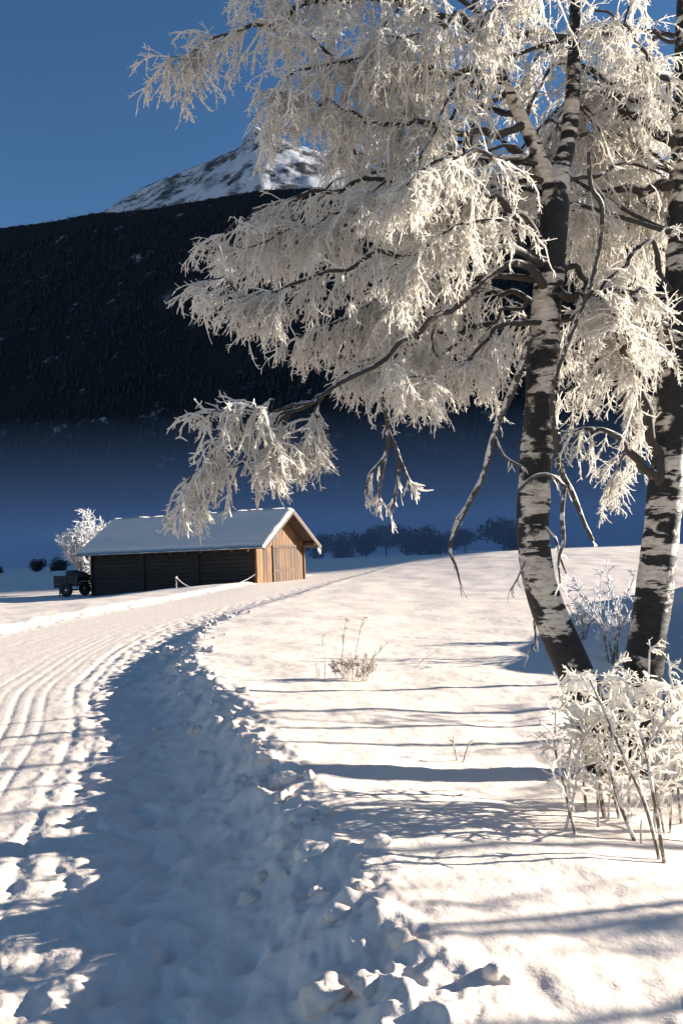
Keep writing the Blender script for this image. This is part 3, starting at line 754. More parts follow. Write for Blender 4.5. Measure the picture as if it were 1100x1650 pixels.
# boughs: (pixel, pixel, distance, width) ; spray: n1, len1, n2, len2, droop ...
D = dict
BOUGHS = [
 # dark bare limbs
 ([(1085, 480, 6.25, 30), (1062, 485, 6.27, 24), (1010, 490, 6.33, 19), (950, 502, 6.38, 17), (880, 515, 6.42, 15), (800, 525, 6.4, 13), (740, 532, 6.4, 11), (695, 542, 6.38, 8), (640, 565, 6.3, 5)], D(n1=40, len1=.42, u0=.35)),
 ([(1092, 300, 6.3, 20), (1060, 293, 6.35, 18), (1020, 306, 6.4, 15), (980, 305, 6.42, 12), (930, 304, 6.42, 9), (880, 290, 6.5, 6)], D(n1=34, len1=.5, u0=.3)),
 ([(1097, 240, 6.3, 20), (1050, 205, 6.25, 18), (1010, 172, 6.35, 16), (960, 128, 6.45, 14), (905, 90, 6.5, 12), (850, 60, 6.4, 10), (790, 55, 6.2, 7)], D(n1=46, len1=.55, u0=.2)),
 ([(1068, 790, 6.15, 20), (1056, 740, 6.1, 20), (1050, 690, 6.0, 19), (1040, 640, 5.9, 17), (1018, 592, 5.8, 13), (1000, 550, 5.7, 8), (985, 500, 5.6, 5)], D(n1=30, len1=.45, u0=.5)),
 ([(1062, 770, 6.15, 17), (1034, 742, 6.0, 15), (1000, 712, 5.9, 12), (960, 697, 5.8, 9), (925, 690, 5.7, 6)], D(n1=10, len1=.3, n2=5, u0=.5)),
 ([(900, 470, 5.9, 16), (930, 482, 5.85, 14), (955, 470, 5.8, 12), (990, 470, 5.8, 10), (1040, 465, 5.8, 7)], D(n1=26, len1=.42, u0=.3)),
 ([(905, 430, 5.95, 12), (930, 440, 5.9, 11), (960, 470, 5.85, 9), (985, 510, 5.8, 6), (1000, 560, 5.75, 4)], D(n1=15, len1=.36, u0=.3)),
 ([(1080, 470, 6.1, 12), (1050, 385, 6.0, 9), (1020, 410, 5.9, 8), (990, 440, 5.85, 6), (960, 480, 5.8, 5)], D(n1=22, len1=.4, u0=.3)),
 # left-hand boughs
 ([(880, 440, 6.0, 20), (850, 400, 5.9, 15), (815, 340, 5.8, 12), (770, 312, 5.7, 11), (660, 290, 5.6, 10), (560, 291, 5.5, 9), (480, 312, 5.4, 8), (410, 337, 5.35, 6), (360, 372, 5.3, 4)], D(n1=84, len1=.42)),
 ([(882, 470, 6.0, 18), (850, 425, 5.8, 14), (790, 440, 5.6, 12), (720, 500, 5.4, 11), (650, 548, 5.2, 10), (580, 600, 5.05, 9), (520, 635, 5.0, 8), (460, 667, 4.95, 7), (400, 692, 4.9, 5.5), (345, 728, 4.85, 4.5), (305, 775, 4.82, 3.5)], D(n1=32, len1=.24, u0=.66, r1=.007, r2=.006, n2=6)),
 ([(795, 90, 5.8, 20), (750, 40, 5.7, 14), (680, 10, 5.6, 12), (600, 0, 5.5, 11), (500, 12, 5.4, 9), (420, 35, 5.3, 7), (330, 65, 5.25, 5), (278, 95, 5.2, 3.5)], D(n1=92, len1=.40)),
 ([(812, 135, 5.85, 16), (760, 118, 5.7, 12), (690, 112, 5.55, 10), (610, 112, 5.4, 8), (545, 90, 5.3, 6), (500, 60, 5.25, 4)], D(n1=70, len1=.50)),
 ([(845, 200, 5.9, 18), (780, 210, 5.7, 13), (700, 205, 5.5, 11), (600, 190, 5.35, 9), (540, 170, 5.3, 6), (480, 155, 5.25, 4), (440, 150, 5.2, 3)], D(n1=74, len1=.30)),
 ([(868, 250, 5.95, 18), (800, 260, 6.1, 13), (700, 270, 6.3, 10), (600, 260, 6.4, 8), (560, 235, 6.4, 6), (530, 235, 6.4, 4)], D(n1=58, len1=.36)),
 ([(885, 420, 6.0, 16), (820, 400, 5.7, 12), (720, 400, 5.4, 10), (620, 415, 5.2, 9), (520, 440, 5.1, 7), (440, 470, 5.0, 5), (385, 470, 5.0, 4), (350, 440, 5.0, 3)], D(n1=84, len1=.34)),
 ([(888, 400, 6.0, 14), (820, 350, 6.2, 11), (720, 350, 6.3, 9), (600, 380, 6.4, 7), (500, 400, 6.4, 5), (430, 390, 6.4, 3)], D(n1=64, len1=.36)),
 ([(885, 455, 6.0, 14), (810, 440, 5.9, 11), (720, 450, 5.8, 9), (620, 480, 5.7, 7), (530, 520, 5.6, 5), (480, 545, 5.5, 3.5)], D(n1=70, len1=.34)),
 ([(880, 500, 6.0, 12), (830, 470, 6.3, 10), (760, 480, 6.5, 8), (690, 530, 6.6, 6), (640, 590, 6.6, 4)], D(n1=46, len1=.36)),
 ([(875, 520, 6.0, 12), (820, 520, 5.7, 9), (770, 560, 5.6, 7), (740, 590, 5.6, 4)], D(n1=34, len1=.34)),
 ([(640, 570, 5.2, 5), (640, 600, 5.2, 5), (680, 610, 5.25, 4), (700, 620, 5.3, 3)], D(n1=26, len1=.3, u0=0.0)),
 ([(845, 200, 5.9, 14), (790, 170, 6.3, 11), (700, 160, 6.6, 8), (620, 170, 6.7, 6), (560, 200, 6.7, 4)], D(n1=50, len1=.45)),
 ([(700, 330, 5.6, 6), (620, 335, 5.5, 5), (540, 350, 5.4, 4), (450, 375, 5.35, 4), (385, 410, 5.3, 3)], D(n1=60, len1=.36, u0=0.0)),
 ([(530, 632, 5.0, 6), (480, 655, 4.9, 6), (430, 655, 4.85, 5), (380, 652, 4.8, 4), (335, 680, 4.78, 3)], D(n1=26, len1=.26, u0=0.25, down=-.05, spread=.8, r1=.0075, r2=.0064, n2=5)),
 ([(500, 648, 5.0, 6), (440, 690, 5.0, 5), (385, 735, 5.0, 4), (320, 775, 4.98, 3.5), (292, 812, 4.95, 2.5)], D(n1=26, len1=.26, u0=.3, spread=.7, r1=.0075, r2=.0064, n2=5)),
 ([(520, 640, 5.0, 5), (500, 680, 5.05, 4), (495, 720, 5.1, 3)], D(n1=26, len1=.26, u0=.1)),
 ([(460, 668, 4.95, 5), (445, 705, 4.9, 4), (430, 740, 4.88, 3)], D(n1=24, len1=.24, u0=.1)),
 ([(690, 520, 5.4, 7), (620, 560, 5.5, 6), (590, 590, 5.5, 4), (565, 605, 5.5, 3)], D(n1=26, len1=.28, u0=.05)),
 ([(760, 540, 6.0, 7), (720, 570, 6.1, 6), (680, 600, 6.1, 4), (640, 620, 6.1, 3)], D(n1=24, len1=.32, u0=.05)),
 ([(850, 480, 6.0, 8), (800, 520, 6.1, 6), (770, 570, 6.2, 5), (790, 620, 6.2, 3)], D(n1=22, len1=.34, u0=.05)),
 # curtains between and behind the stems
 ([(930, 60, 6.1, 14), (970, 60, 6.3, 10), (1020, 90, 6.5, 8), (1060, 160, 6.6, 5)], D(n1=44, len1=.55)),
 ([(922, 150, 6.1, 14), (960, 200, 6.4, 10), (1000, 260, 6.6, 7), (1030, 330, 6.7, 4)], D(n1=44, len1=.5)),
 ([(1094, 380, 6.3, 14), (1050, 330, 6.7, 10), (990, 340, 7.0, 7), (930, 380, 7.1, 4)], D(n1=44, len1=.5)),
 ([(1090, 480, 6.3, 14), (1040, 470, 6.8, 10), (990, 500, 7.0, 7), (940, 520, 7.1, 4)], D(n1=48, len1=.45)),
 ([(1088, 540, 6.3, 12), (1060, 520, 6.0, 9), (1020, 520, 5.9, 6), (975, 540, 5.9, 4)], D(n1=40, len1=.42)),
 ([(1085, 640, 6.2, 11), (1060, 640, 7.0, 9), (1030, 690, 7.4, 6), (1000, 740, 7.5, 4), (985, 790, 7.5, 3)], D(n1=40, len1=.42)),
 ([(1090, 500, 6.3, 10), (1000, 580, 7.2, 8), (930, 620, 7.5, 6), (880, 640, 7.6, 4)], D(n1=24, len1=.36)),
 ([(875, 560, 6.0, 10), (900, 560, 6.5, 8), (930, 580, 6.9, 6), (950, 610, 7.0, 3)], D(n1=16, len1=.34)),
 ([(930, -40, 6.1, 14), (880, -30, 5.7, 10), (820, 0, 5.4, 7), (770, 40, 5.2, 4)], D(n1=50, len1=.5)),
 ([(770, 20, 5.75, 12), (720, 40, 5.4, 9), (660, 60, 5.2, 6), (610, 60, 5.1, 4)], D(n1=50, len1=.48)),
 ([(740, -80, 5.7, 12), (660, -70, 5.5, 9), (560, -60, 5.4, 7), (470, -30, 5.3, 5), (400, -20, 5.3, 3)], D(n1=60, len1=.42)),
 ([(865, 245, 5.95, 12), (820, 250, 5.5, 9), (740, 250, 5.2, 7), (670, 280, 5.0, 5), (630, 330, 4.95, 3)], D(n1=58, len1=.42)),
 ([(888, 400, 6, 12), (840, 350, 5.6, 9), (760, 350, 5.3, 7), (700, 390, 5.1, 5), (660, 450, 5.05, 3)], D(n1=58, len1=.40)),
 ([(895, 330, 6, 12), (850, 300, 6.4, 9), (780, 310, 6.7, 7), (700, 360, 6.9, 5), (640, 420, 7.0, 3)], D(n1=54, len1=.42)),
 ([(1097, 180, 6.3, 12), (1060, 120, 6.0, 9), (1010, 60, 5.7, 7), (960, 10, 5.5, 4)], D(n1=44, len1=.5)),
 ([(1100, 100, 6.3, 12), (1140, 90, 6.2, 9), (1200, 150, 6.1, 6), (1250, 260, 6.1, 3)], D(n1=18, len1=.5)),
 ([(1094, 400, 6.3, 12), (1140, 380, 6.3, 9), (1200, 420, 6.3, 6), (1260, 520, 6.3, 3)], D(n1=16, len1=.5)),
]
# more boughs filling the crown, from the stems outwards
fr = np.random.default_rng(23)
ups = [[q for q in T if q[1] < 500] for T in (T1, T1b, T2)]
for i in range(30):
    T = ups[int(fr.choice(3, p=(.35, .3, .35)))]
    st = T[int(fr.integers(1, len(T) - 1))]
    for _ in range(50):
        ex, ey = fr.uniform(470, 1070), fr.uniform(-60, 540)
        ed = fr.uniform(4.9, 6.3) if ex < 780 else fr.uniform(6.45, 7.3)
        lim = 560 if ey > 470 else (440 if ey > 280 else (560 if ey > 190 else 470))
        if ex > lim and abs(ex - st[0]) > 60 and ey > st[1] - 60 and abs(ex - st[0]) < 360 and not (ex > 780 and ey > 330) and (T is not ups[2] or ex > 920 or ed > 6.6): break
    mxp, myp = st[0] * .45 + ex * .55, min(st[1], ey) * .5 + (st[1] * .45 + ey * .55) * .5 - fr.uniform(10, 60)
    md = st[2] * .45 + ed * .55
    BOUGHS.append(([(st[0], st[1], st[2], 9), (mxp, myp, md, 6), (ex, ey, ed, 4), (ex + (ex - mxp) * .25, ey + fr.uniform(40, 90), ed, 3)], D(n1=36, len1=.44)))
for q in (([(1094, 330, 6.3, 9), (1050, 300, 6.7, 6), (985, 330, 7.0, 4), (960, 400, 7.1, 3)]), ([(1092, 420, 6.3, 9), (1055, 400, 6.8, 6), (1010, 420, 7.1, 4), (975, 480, 7.2, 3)]),
          ([(1097, 200, 6.3, 9), (1060, 190, 6.7, 6), (1010, 220, 7.0, 4), (980, 290, 7.1, 3)]), ([(915, 225, 6.05, 9), (950, 215, 6.5, 6), (990, 250, 6.8, 4), (1010, 310, 6.9, 3)]),
          ([(1088, 540, 6.3, 9), (1060, 560, 6.8, 6), (1030, 600, 7.0, 4), (1015, 650, 7.1, 3)]), ([(896, 330, 6.0, 9), (930, 340, 6.5, 6), (960, 400, 6.8, 4), (950, 460, 6.9, 3)])):
    BOUGHS.append((q, D(n1=38, len1=.42)))
n_tw = 0
for lst, kw in BOUGHS:
    p_, r_ = px_path(lst)
    cw = spline(np.column_stack([p_, r_]), 2 * len(lst) + 3)
    cw[1:, :3] += rng.normal(0, .022, (len(cw) - 1, 3))          # crooked, as birch limbs are
    p_, r_ = cw[:, :3], np.maximum(cw[:, 3], .0015)
    n = 4 * len(lst) + 12
    o, c = path_tube('branch', p_, r_ * 0.92, 8, M['branch'], birch, n=n, lump=0.12, seed=rng.uniform(0, 50))
    k = D(n1=50, len1=.42, n2=9, len2=.13, n3=4, len3=.034, r1=.0060, r2=.0046, droop=.26, spread=.60, down=.30, u0=.12); k.update(kw); k['n1'] = int(k['n1'] * 1.0); k['len1'] *= 1.15
    if 840 < lst[0][0] < 960 and lst[-1][0] < 850: k['u0'] = max(k['u0'], .24)
    V, F_ = twig_spray(c[:, :3], **k)
    n_tw += len(F_)
    tag(obj('frosted_twigs', mesh_arrays('frosted_twigs', V, F_), M['frost'], o), kind='stuff')
# bare hanging branches thick with rime
HANG = [
 [(856, 540, 5.85, 11), (832, 610, 5.8, 11), (800, 690, 5.75, 10), (778, 765, 5.7, 9), (748, 825, 5.65, 8), (725, 880, 5.62, 6), (735, 915, 5.6, 4), (742, 942, 5.6, 2.5)],
 [(766, 790, 5.68, 7), (752, 815, 5.66, 6), (735, 838, 5.65, 6)],
 [(795, 700, 5.74, 6), (812, 735, 5.7, 6), (840, 752, 5.68, 5)],
 [(948, 245, 5.7, 6), (952, 300, 5.7, 7), (970, 335, 5.7, 8), (965, 400, 5.7, 8), (950, 460, 5.7, 8), (925, 525, 5.7, 8), (900, 590, 5.7, 8), (889, 640, 5.7, 9), (894, 700, 5.7, 9), (905, 760, 5.7, 9), (920, 790, 5.68, 8), (940, 840, 5.66, 7), (955, 872, 5.65, 6)],
 [(912, 775, 5.7, 7), (905, 830, 5.68, 7), (908, 870, 5.66, 6), (900, 900, 5.65, 4), (902, 940, 5.65, 2.5)],
 [(835, 790, 5.7, 6), (860, 768, 5.66, 6), (885, 765, 5.65, 6), (912, 785, 5.67, 6)],
 [(615, 640, 5.2, 8), (624, 680, 5.2, 8), (622, 730, 5.2, 7), (596, 765, 5.2, 6), (590, 800, 5.2, 4)],
 [(624, 690, 5.2, 7), (642, 735, 5.2, 6), (640, 780, 5.2, 5), (630, 830, 5.2, 3)],
 [(642, 735, 5.2, 5), (655, 765, 5.2, 5), (664, 782, 5.2, 4)],
 [(622, 735, 5.2, 5), (612, 780, 5.2, 5), (612, 815, 5.2, 3)],
 [(845, 905, 5.9, 4), (832, 935, 5.85, 3), (822, 950, 5.85, 2)],
 [(860, 1000, 5.85, 4), (862, 1030, 5.8, 3), (850, 1055, 5.8, 2)],
 [(880, 850, 5.85, 6), (895, 870, 5.75, 5), (903, 900, 5.7, 4), (912, 925, 5.7, 2.5)],
]
for lst in HANG:
    p_, r_ = px_path(lst)
    o, c = path_tube('hanging_branch', p_, r_ * 1.05, 7, M['hang'], birch, n=5 * len(lst), lump=0.22, seed=rng.uniform(0, 50))
    big = lst[0][2] < 5.3
    V, F_ = twig_spray(c[:, :3], n1=7 if big else 5, len1=.11 if big else .06, n2=4 if big else 1, len2=.07, r1=.006, r2=.0055, u0=.5 if big else 0.3, n3=0, droop=.2)
    tag(obj('frosted_twigs', mesh_arrays('frosted_twigs', V, F_), M['frost'], o), kind='stuff')


# ------------------------------------------------------------------ frosted bush at the birch foot
bush = empty('frosted_bush', (0, 0, 0), 'rime covered bush of bent stems in front of the birch foot', 'bush')
def on_ground(px, py, d0=2.0, d1=60.0):
    """march the pixel's ray to the ground"""
    ds = np.geomspace(d0, d1, 600)
    v = fw + rt * ((px - 550) / FPX) + up * ((825 - py) / FPX); v = v / v.y
    zz = 1.6 + ds * v.z; g = ground(ds * v.x, ds)
    k = np.argmax(zz < g)
    return float(ds[k])
STEMS = [
 [(1066, 1388), (1040, 1300), (1005, 1220), (975, 1150), (950, 1095)],
 [(1072, 1392), (1052, 1280), (1038, 1205), (1020, 1150), (1008, 1100)],
 [(1038, 1205), (1062, 1175), (1085, 1130), (1078, 1085)],
 [(1030, 1360), (1000, 1300), (985, 1240), (990, 1170), (1000, 1110)],
 [(1098, 1330), (1090, 1250), (1085, 1190), (1070, 1140)],
 [(920, 1290), (915, 1230), (925, 1170), (915, 1110)],
 [(945, 1310), (940, 1240), (950, 1170), (935, 1100)],
 [(975, 1320), (965, 1250), (975, 1180), (985, 1120), (990, 1075)],
 [(1010, 1330), (1015, 1250), (1025, 1180), (1042, 1110), (1046, 1050)],
 [(1050, 1340), (1060, 1260), (1070, 1200), (1085, 1130)],
 [(1000, 1320), (985, 1270), (955, 1215), (930, 1160), (905, 1130)],
 [(1120, 1360), (1105, 1260), (1100, 1180), (1110, 1120)],
]
sr = np.random.default_rng(9)
for i in range(8):
    bx, by = sr.uniform(905, 1100), sr.uniform(1285, 1350)
    ln = sr.uniform(-70, 60)
    STEMS.append([(bx, by), (bx + ln * .25 + sr.uniform(-12, 12), by - 75), (bx + ln * .6 + sr.uniform(-15, 15), by - 140), (np.clip(bx + ln, 895, 1110), sr.uniform(1100, 1180))])
for i, st in enumerate(STEMS):
    d = on_ground(*st[0]) if i not in (2,) else None
    if d is None: d = dj
    if i == 1: dj = d + 0.12
    pts = np.array([tuple(P(a, b, d + 0.06 * k)) for k, (a, b) in enumerate(st)])
    if i != 2: pts[0, 2] -= 0.05
    rad_ = np.linspace(0.010, 0.006, len(st)) * rng.uniform(.7, 1.2)
    o, c = path_tube('stem', pts, rad_, 7, M['stem'], bush, n=5 * len(st), lump=0.2, seed=i * 3.1)
    V, F_ = twig_spray(c[:, :3], n1=12, len1=.17, n2=4, len2=.08, r1=.0072, r2=.0058, u0=.12, droop=.12, spread=.65, down=-.05, n3=2, len3=.035, along=.7)
    tag(obj('frosted_twigs', mesh_arrays('frosted_twigs', V, F_), M['frost'], o), kind='stuff')
def blob(name, loc, size, mat, parent=None, seed=0, amp=0.25, sub=3):
    import bmesh
    bm = bmesh.new(); bmesh.ops.create_icosphere(bm, subdivisions=sub, radius=1)
    co = np.array([v.co[:] for v in bm.verts])
    nn = fbm(co[:, 0] * 1.4 + seed, co[:, 1] * 1.4 + co[:, 2] * 1.1, 3) + 0.6 * noise(co[:, 2] * 1.7 + seed, co[:, 0] * 1.2 - co[:, 1])
    for v, a in zip(bm.verts, nn):
        v.co = v.co * (1 + amp * a)
        v.co.x *= size[0]; v.co.y *= size[1]; v.co.z *= size[2]
    me = bpy.data.meshes.new(name); bm.to_mesh(me); bm.free(); smooth(me)
    o = obj(name, me, mat, parent); o.location = loc
    return o
for i, (px, py, w, h) in enumerate(((938, 1100, 26, 16), (1008, 1118, 30, 14), (1050, 1108, 20, 10), (960, 1150, 22, 12), (930, 1150, 18, 12), (1030, 1150, 16, 10))):
    d = 4.85
    blob('snow_clump', P(px, py, d), (w / FPX * d, w / FPX * d * .8, h / FPX * d), M['frost'], bush, seed=i * 7.7, amp=.7)
for i, (px, py) in enumerate(((985, 1282), (978, 1262), (996, 1292), (945, 1272))):
    d = 4.95; s_ = 0.03
    c = P(px, py, d)
    a = [c + Vector((random.uniform(-1, 1), random.uniform(-1, 1), random.uniform(-1, 1))) * 0.008 + Vector(q) * s_ for q in ((-1, 0, 0), (-.3, .3, .6), (1, .1, .2), (.2, -.3, -.7))]
    me = bpy.data.meshes.new('leaf'); me.from_pydata([tuple(v) for v in a], [], [(0, 1, 2), (0, 2, 3)]); me.update()
    obj('leaf', me, M['leaf'], bush)

# ------------------------------------------------------------------ frosted shrubs by the ditch, the barn and behind the stems
def shrub(name, loc, height, spread, n_stem, label, cat='shrub', group=None, mat='frost_far', n1=16, r=0.010, up_=1.0, len1=.3, n2=6, len2=.12, fine=1.0):
    e = empty(name, loc, label, cat, group)
    for i in range(n_stem):
        a = rng.uniform(0, 6.28); lean = rng.uniform(0.1, 1.0)
        top = np.array([math.cos(a) * spread * lean, math.sin(a) * spread * lean, height * rng.uniform(.6, 1.0) * (1 - .25 * lean)])
        mid = top * np.array([.35, .35, .55]) + rng.normal(0, .04 * height, 3)
        pts = np.array([[rng.uniform(-.1, .1), rng.uniform(-.1, .1), -.15], mid, top])
        o, c = path_tube('stem', pts, np.array([r * 1.8, r * 1.3, r * .8]) * fine, 5, M['stem'], e, n=8, lump=.2, seed=i * 1.7)
        V, F_ = twig_spray(c[:, :3], n1=n1, len1=len1, n2=n2, len2=len2, r1=r * fine, r2=r * .9 * fine, u0=.2, droop=-.03 * up_, spread=.75, down=-.25 * up_, n3=1, len3=len2 * .4)
        tag(obj('frosted_twigs', mesh_arrays('frosted_twigs', V, F_), M[mat], o), kind='stuff')
    return e
bs = P(150, 925, 58.0)
shrub('frosted_tree', (bs.x, 57.5, gz(bs.x, 57.5)), 5.9, 2.3, 32, 'small white frosted tree behind the left end of the barn', 'tree', r=0.030, len1=.8, n1=14, len2=.4, n2=6)
for (px, d, h, sp, lab) in ((985, 12.5, 1.9, .75, 'pale frosted shrub on the ditch bank behind the right birch stem'),
                            (935, 15.0, .8, .5, 'faint frosted twigs on the slope seen between the two stems')):
    q = P(px, 1000, d)
    shrub('frosted_shrub', (q.x, d, gz(q.x, d)), h, sp, 9 if h > .6 else 5, lab, 'shrub', r=.008, len1=.22 * min(1, h), n1=11 if h > .6 else 6, n2=5 if h > .6 else 3, len2=.1)
# slim trees on the far side of the ditch (beside the view): their low stems stripe the bank with shade
for i, (x, y, rd) in enumerate(((6.6, 7.4, .05), (8.3, 9.0, .075), (7.4, 9.4, .055), (9.6, 10.8, .09), (8.0, 11.6, .08), (9.0, 7.4, .08), (10.5, 7.2, .1), (7.6, 5.6, .05), (11, 6.6, .09), (9.4, 5.6, .07))):
    e = empty('birch_sapling', (x, y, gz(x, y)), ('nearest thin', 'second', 'slender', 'stout', 'farthest', 'bent', 'broad', 'thinnest', 'outermost', 'lowest')[i] + ' birch sapling of the row across the ditch', 'sapling', 'birch saplings across the ditch')
    h = .6 + .3 * x * rng.uniform(.9, 1.05)
    pts = np.array([[0, 0, -.1], [rng.uniform(-.1, .1), rng.uniform(-.1, .1), h * .3], [rng.uniform(-.2, .2), rng.uniform(-.2, .2), h * .7], [0, 0, h]])
    path_tube('trunk', pts, np.array([1.2, 1, .6, .1]) * rd * .7, 10, M['birch'], e, n=24)
    for k in range(4):
        z = h * rng.uniform(.3, .85); a = rng.uniform(0, 6.28); L = rng.uniform(.3, .6)
        bp_ = np.array([[0, 0, z], [math.cos(a) * L * .5, math.sin(a) * L * .5, z + .15], [math.cos(a) * L, math.sin(a) * L, z + .3]])
        o, c = path_tube('branch', bp_, np.array([.018, .012, .005]), 5, M['branch'], e, n=8)
        V, F_ = twig_spray(c[:, :3], n1=8, len1=.25, n2=4, len2=.1, n3=0)
        tag(obj('frosted_twigs', mesh_arrays('frosted_twigs', V, F_), M['frost'], o), kind='stuff')

# ------------------------------------------------------------------ dry plants on the bank
def dry_plant(label, stems, d=None, r=0.0045, spray=6, cat='plant', name='dry_plant'):
    d = d or on_ground(*stems[0][0])
    e = empty(name, (0, 0, 0), label, cat)
    for i, st in enumerate(stems):
        pts = np.array([tuple(P(a, b, d)) for a, b in st]); pts[:, 1] += rng.uniform(-.08, .08); pts[0, 2] -= .05
        o, c = path_tube('stem', pts, np.linspace(r, r * .6, len(st)), 5, M['straw'], e, n=4 * len(st), lump=.2)
        if spray:
            V, F_ = twig_spray(c[:, :3], n1=spray, len1=.07, n2=3, len2=.03, r1=r * .75, r2=r * .7, u0=.35, droop=0, down=-.4, n3=0, spread=.5)
            tag(obj('frosted_twigs', mesh_arrays('frosted_twigs', V, F_), M['straw'], o), kind='stuff')
    return e
dry_plant('tuft of tall dry frosted grass stems on the sunny bank', [
    [(555, 1095), (552, 1050), (556, 1010), (560, 1000)], [(566, 1098), (574, 1050), (582, 1010), (588, 998)], [(578, 1100), (598, 1065), (622, 1038)],
    [(560, 1098), (545, 1080), (538, 1068)], [(570, 1100), (585, 1082), (600, 1070)], [(572, 1102), (568, 1080), (575, 1060)], [(548, 1098), (556, 1078), (552, 1060)],
    [(562, 1102), (572, 1090), (590, 1088)], [(556, 1100), (550, 1086), (540, 1084)], [(585, 1103), (592, 1088), (604, 1080)]] + [[(548 + 4.5 * k, 1103), (546 + 5 * k + (k * 7 % 5) * 3 - 6, 1086 - (k * 5 % 7) * 2), (543 + 5.6 * k + (k * 11 % 7) * 3 - 9, 1074 - (k * 3 % 5) * 4)] for k in range(12)], spray=12, r=.0055)
dry_plant('single dry stem with a small seed head left of the grass tuft', [[(522, 1098), (523, 1060), (519, 1028)]], spray=4)
dry_plant('pair of short thin dry stems left of the seed head', [[(512, 1098), (509, 1075), (506, 1062)], [(515, 1100), (513, 1080), (512, 1070)]], spray=1)
dry_plant('small forked frosted twig sticking out of the striped snow', [[(738, 1225), (732, 1208), (729, 1196)], [(740, 1226), (748, 1210), (752, 1198)]], r=.008, spray=2)
dry_plant('slanting dry stalk right of the grass tuft', [[(662, 1078), (680, 1065), (700, 1052)]], spray=3)
dry_plant('dark thin stub of a stem below the frosted bush', [[(1028, 1356), (1028, 1335), (1029, 1318)]], spray=0, r=.006)

# ------------------------------------------------------------------ snow clods thrown up along the road edge
CL = [((503, 1378), .085, 'largest rounded snow clod lying on the shaded edge of the road'),
      ((430, 1225), .055, 'pointed sunlit snow clod on the crest of the berm'),
      ((462, 1262), .075, 'broad snow lump just behind the pointed clod on the berm'),
      ((545, 1478), .05, 'small sunlit snow clod low on the berm, surrounded by shade'),
      ((608, 1362), .055, 'upright snow clod beside the largest rounded clod')]
for i, ((px, py), s_, lab) in enumerate(CL):
    d = on_ground(px, py); q = P(px, py, d)
    o = blob('snow_clod', (q.x, q.y, gz(q.x, q.y) + s_ * .1), (s_ * 1.15, s_ * .95, s_ * .6), M['clod'], seed=i * 5.3, amp=.38)
    o.rotation_euler = (0, 0, rng.uniform(0, 6))
    tag(o, lab, 'snow clod', 'snow clods along the road edge')
protos = [blob('snow_clod', (0, 0, -50), (1, .85, .7), M['clod'], seed=20 + k * 3.7, amp=.6, sub=3) for k in range(6)]
meshes = [p.data for p in protos]
for p in protos: bpy.data.objects.remove(p)
for i in range(110):
    y = 2.4 + 22 * rng.random() ** 1.3
    x = float(road_edge(y)) + rng.normal(0.22, 0.26)
    s_ = float(np.clip(rng.lognormal(-3.45, .45), .014, .075)) * (1 + y * .03)
    o = bpy.data.objects.new('snow_clod', meshes[i % 6]); link(o)
    o.scale = (s_, s_, s_ * rng.uniform(.8, 1.1)); o.rotation_euler = (0, 0, rng.uniform(0, 6.28))
    o.rotation_euler = tuple(rng.uniform(-.5, .5, 2)) + (rng.uniform(0, 6.28),)
    o.location = (x, y, gz(x, y) + s_ * .02)
    tag(o, 'small crumbly snow clod scattered along the right edge of the road', 'snow clod', 'small snow clods along the road edge')

# ------------------------------------------------------------------ rope and posts in front of the barn
def stake(px, py_top, py_bot, d, label):
    top, q = P(px, py_top, d), P(px, py_bot, d)
    zb = min(gz(q.x, d), q.z) - .2
    pts = np.array([[q.x, d, zb], [q.x, d, (zb + top.z) / 2], [top.x, d, top.z]])
    e = empty('fence_post', (0, 0, 0), label, 'post', 'rope fence posts')
    path_tube('stake', pts, np.array([.05, .045, .045]), 7, M['stem'], e, n=8)
    blob('snow_cap', (top.x, d, top.z + .02), (.06, .06, .05), M['clod'], e, amp=.3, sub=2)
    return top
pA = stake(284, 931, 953, 43.0, 'upright wooden post holding the rope end before the barn wall')
pB = stake(311, 947, 954, 43.0, 'short stub of a post where the rope touches the snow')
end = C0 + U * 0.0 - Vv * 0.12; end.z = P(413, 925, 45).z
r_pts = np.array([tuple(pA), tuple(P(296, 941, 43.0)), tuple(P(312, 947.5, 43.0)), tuple(P(340, 948.5, 43.3)), tuple(P(372, 944, 44.0)), tuple(P(395, 935, 44.6)), tuple(end)])
ro, _ = path_tube('rope', r_pts, np.full(len(r_pts), .028), 6, M['rope'], None, n=40, lump=.15)
tag(ro, 'frosted rope sagging from the post to the barn corner', 'rope')

# ------------------------------------------------------------------ trailer at the barn's left end
tp = P(119, 962, 50.5)
tz = gz(tp.x, 50.5)
car = empty('farm_trailer', (tp.x, 50.5, tz), 'dark farm trailer parked at the left end of the barn', 'trailer')
car.rotation_euler = (0, 0, R(-18))
bed = obj('bed', MB().box(I4, (-.8, -.8, .62), (.95, .8, .72)).mesh('bed', .01), M['cart'], car)
for k in range(4):
    obj('board', MB().box(I4, (-.78, -.84, .74 + k * .13), (.93, -.80, .855 + k * .13)).mesh('board', .006), M['cart'], bed)
    obj('board', MB().box(I4, (-.78, .80, .74 + k * .13), (.93, .84, .855 + k * .13)).mesh('board', .006), M['cart'], bed)
    obj('board', MB().box(I4, (-.84, -.79, .74 + k * .13), (-.80, .79, .855 + k * .13)).mesh('board', .006), M['cart'], bed)
for x in (-.7, .1, .85):
    obj('stanchion', MB().box(I4, (x - .035, -.88, .5), (x + .035, -.845, 1.3)).mesh('stanchion', .006), M['metal'], bed)
load = blob('load', (.15, 0, 1.18), (.72, .68, .34), M['cart'], car, seed=3, amp=.4)
obj('drawbar', MB().box(I4, (-1.35, -.05, .50), (-.7, .05, .60)).mesh('drawbar', .01), M['metal'], car)
obj('jack_leg', MB().box(I4, (-1.02, -.035, -.05), (-.95, .035, .6)).mesh('jack_leg', .008), M['metal'], car)
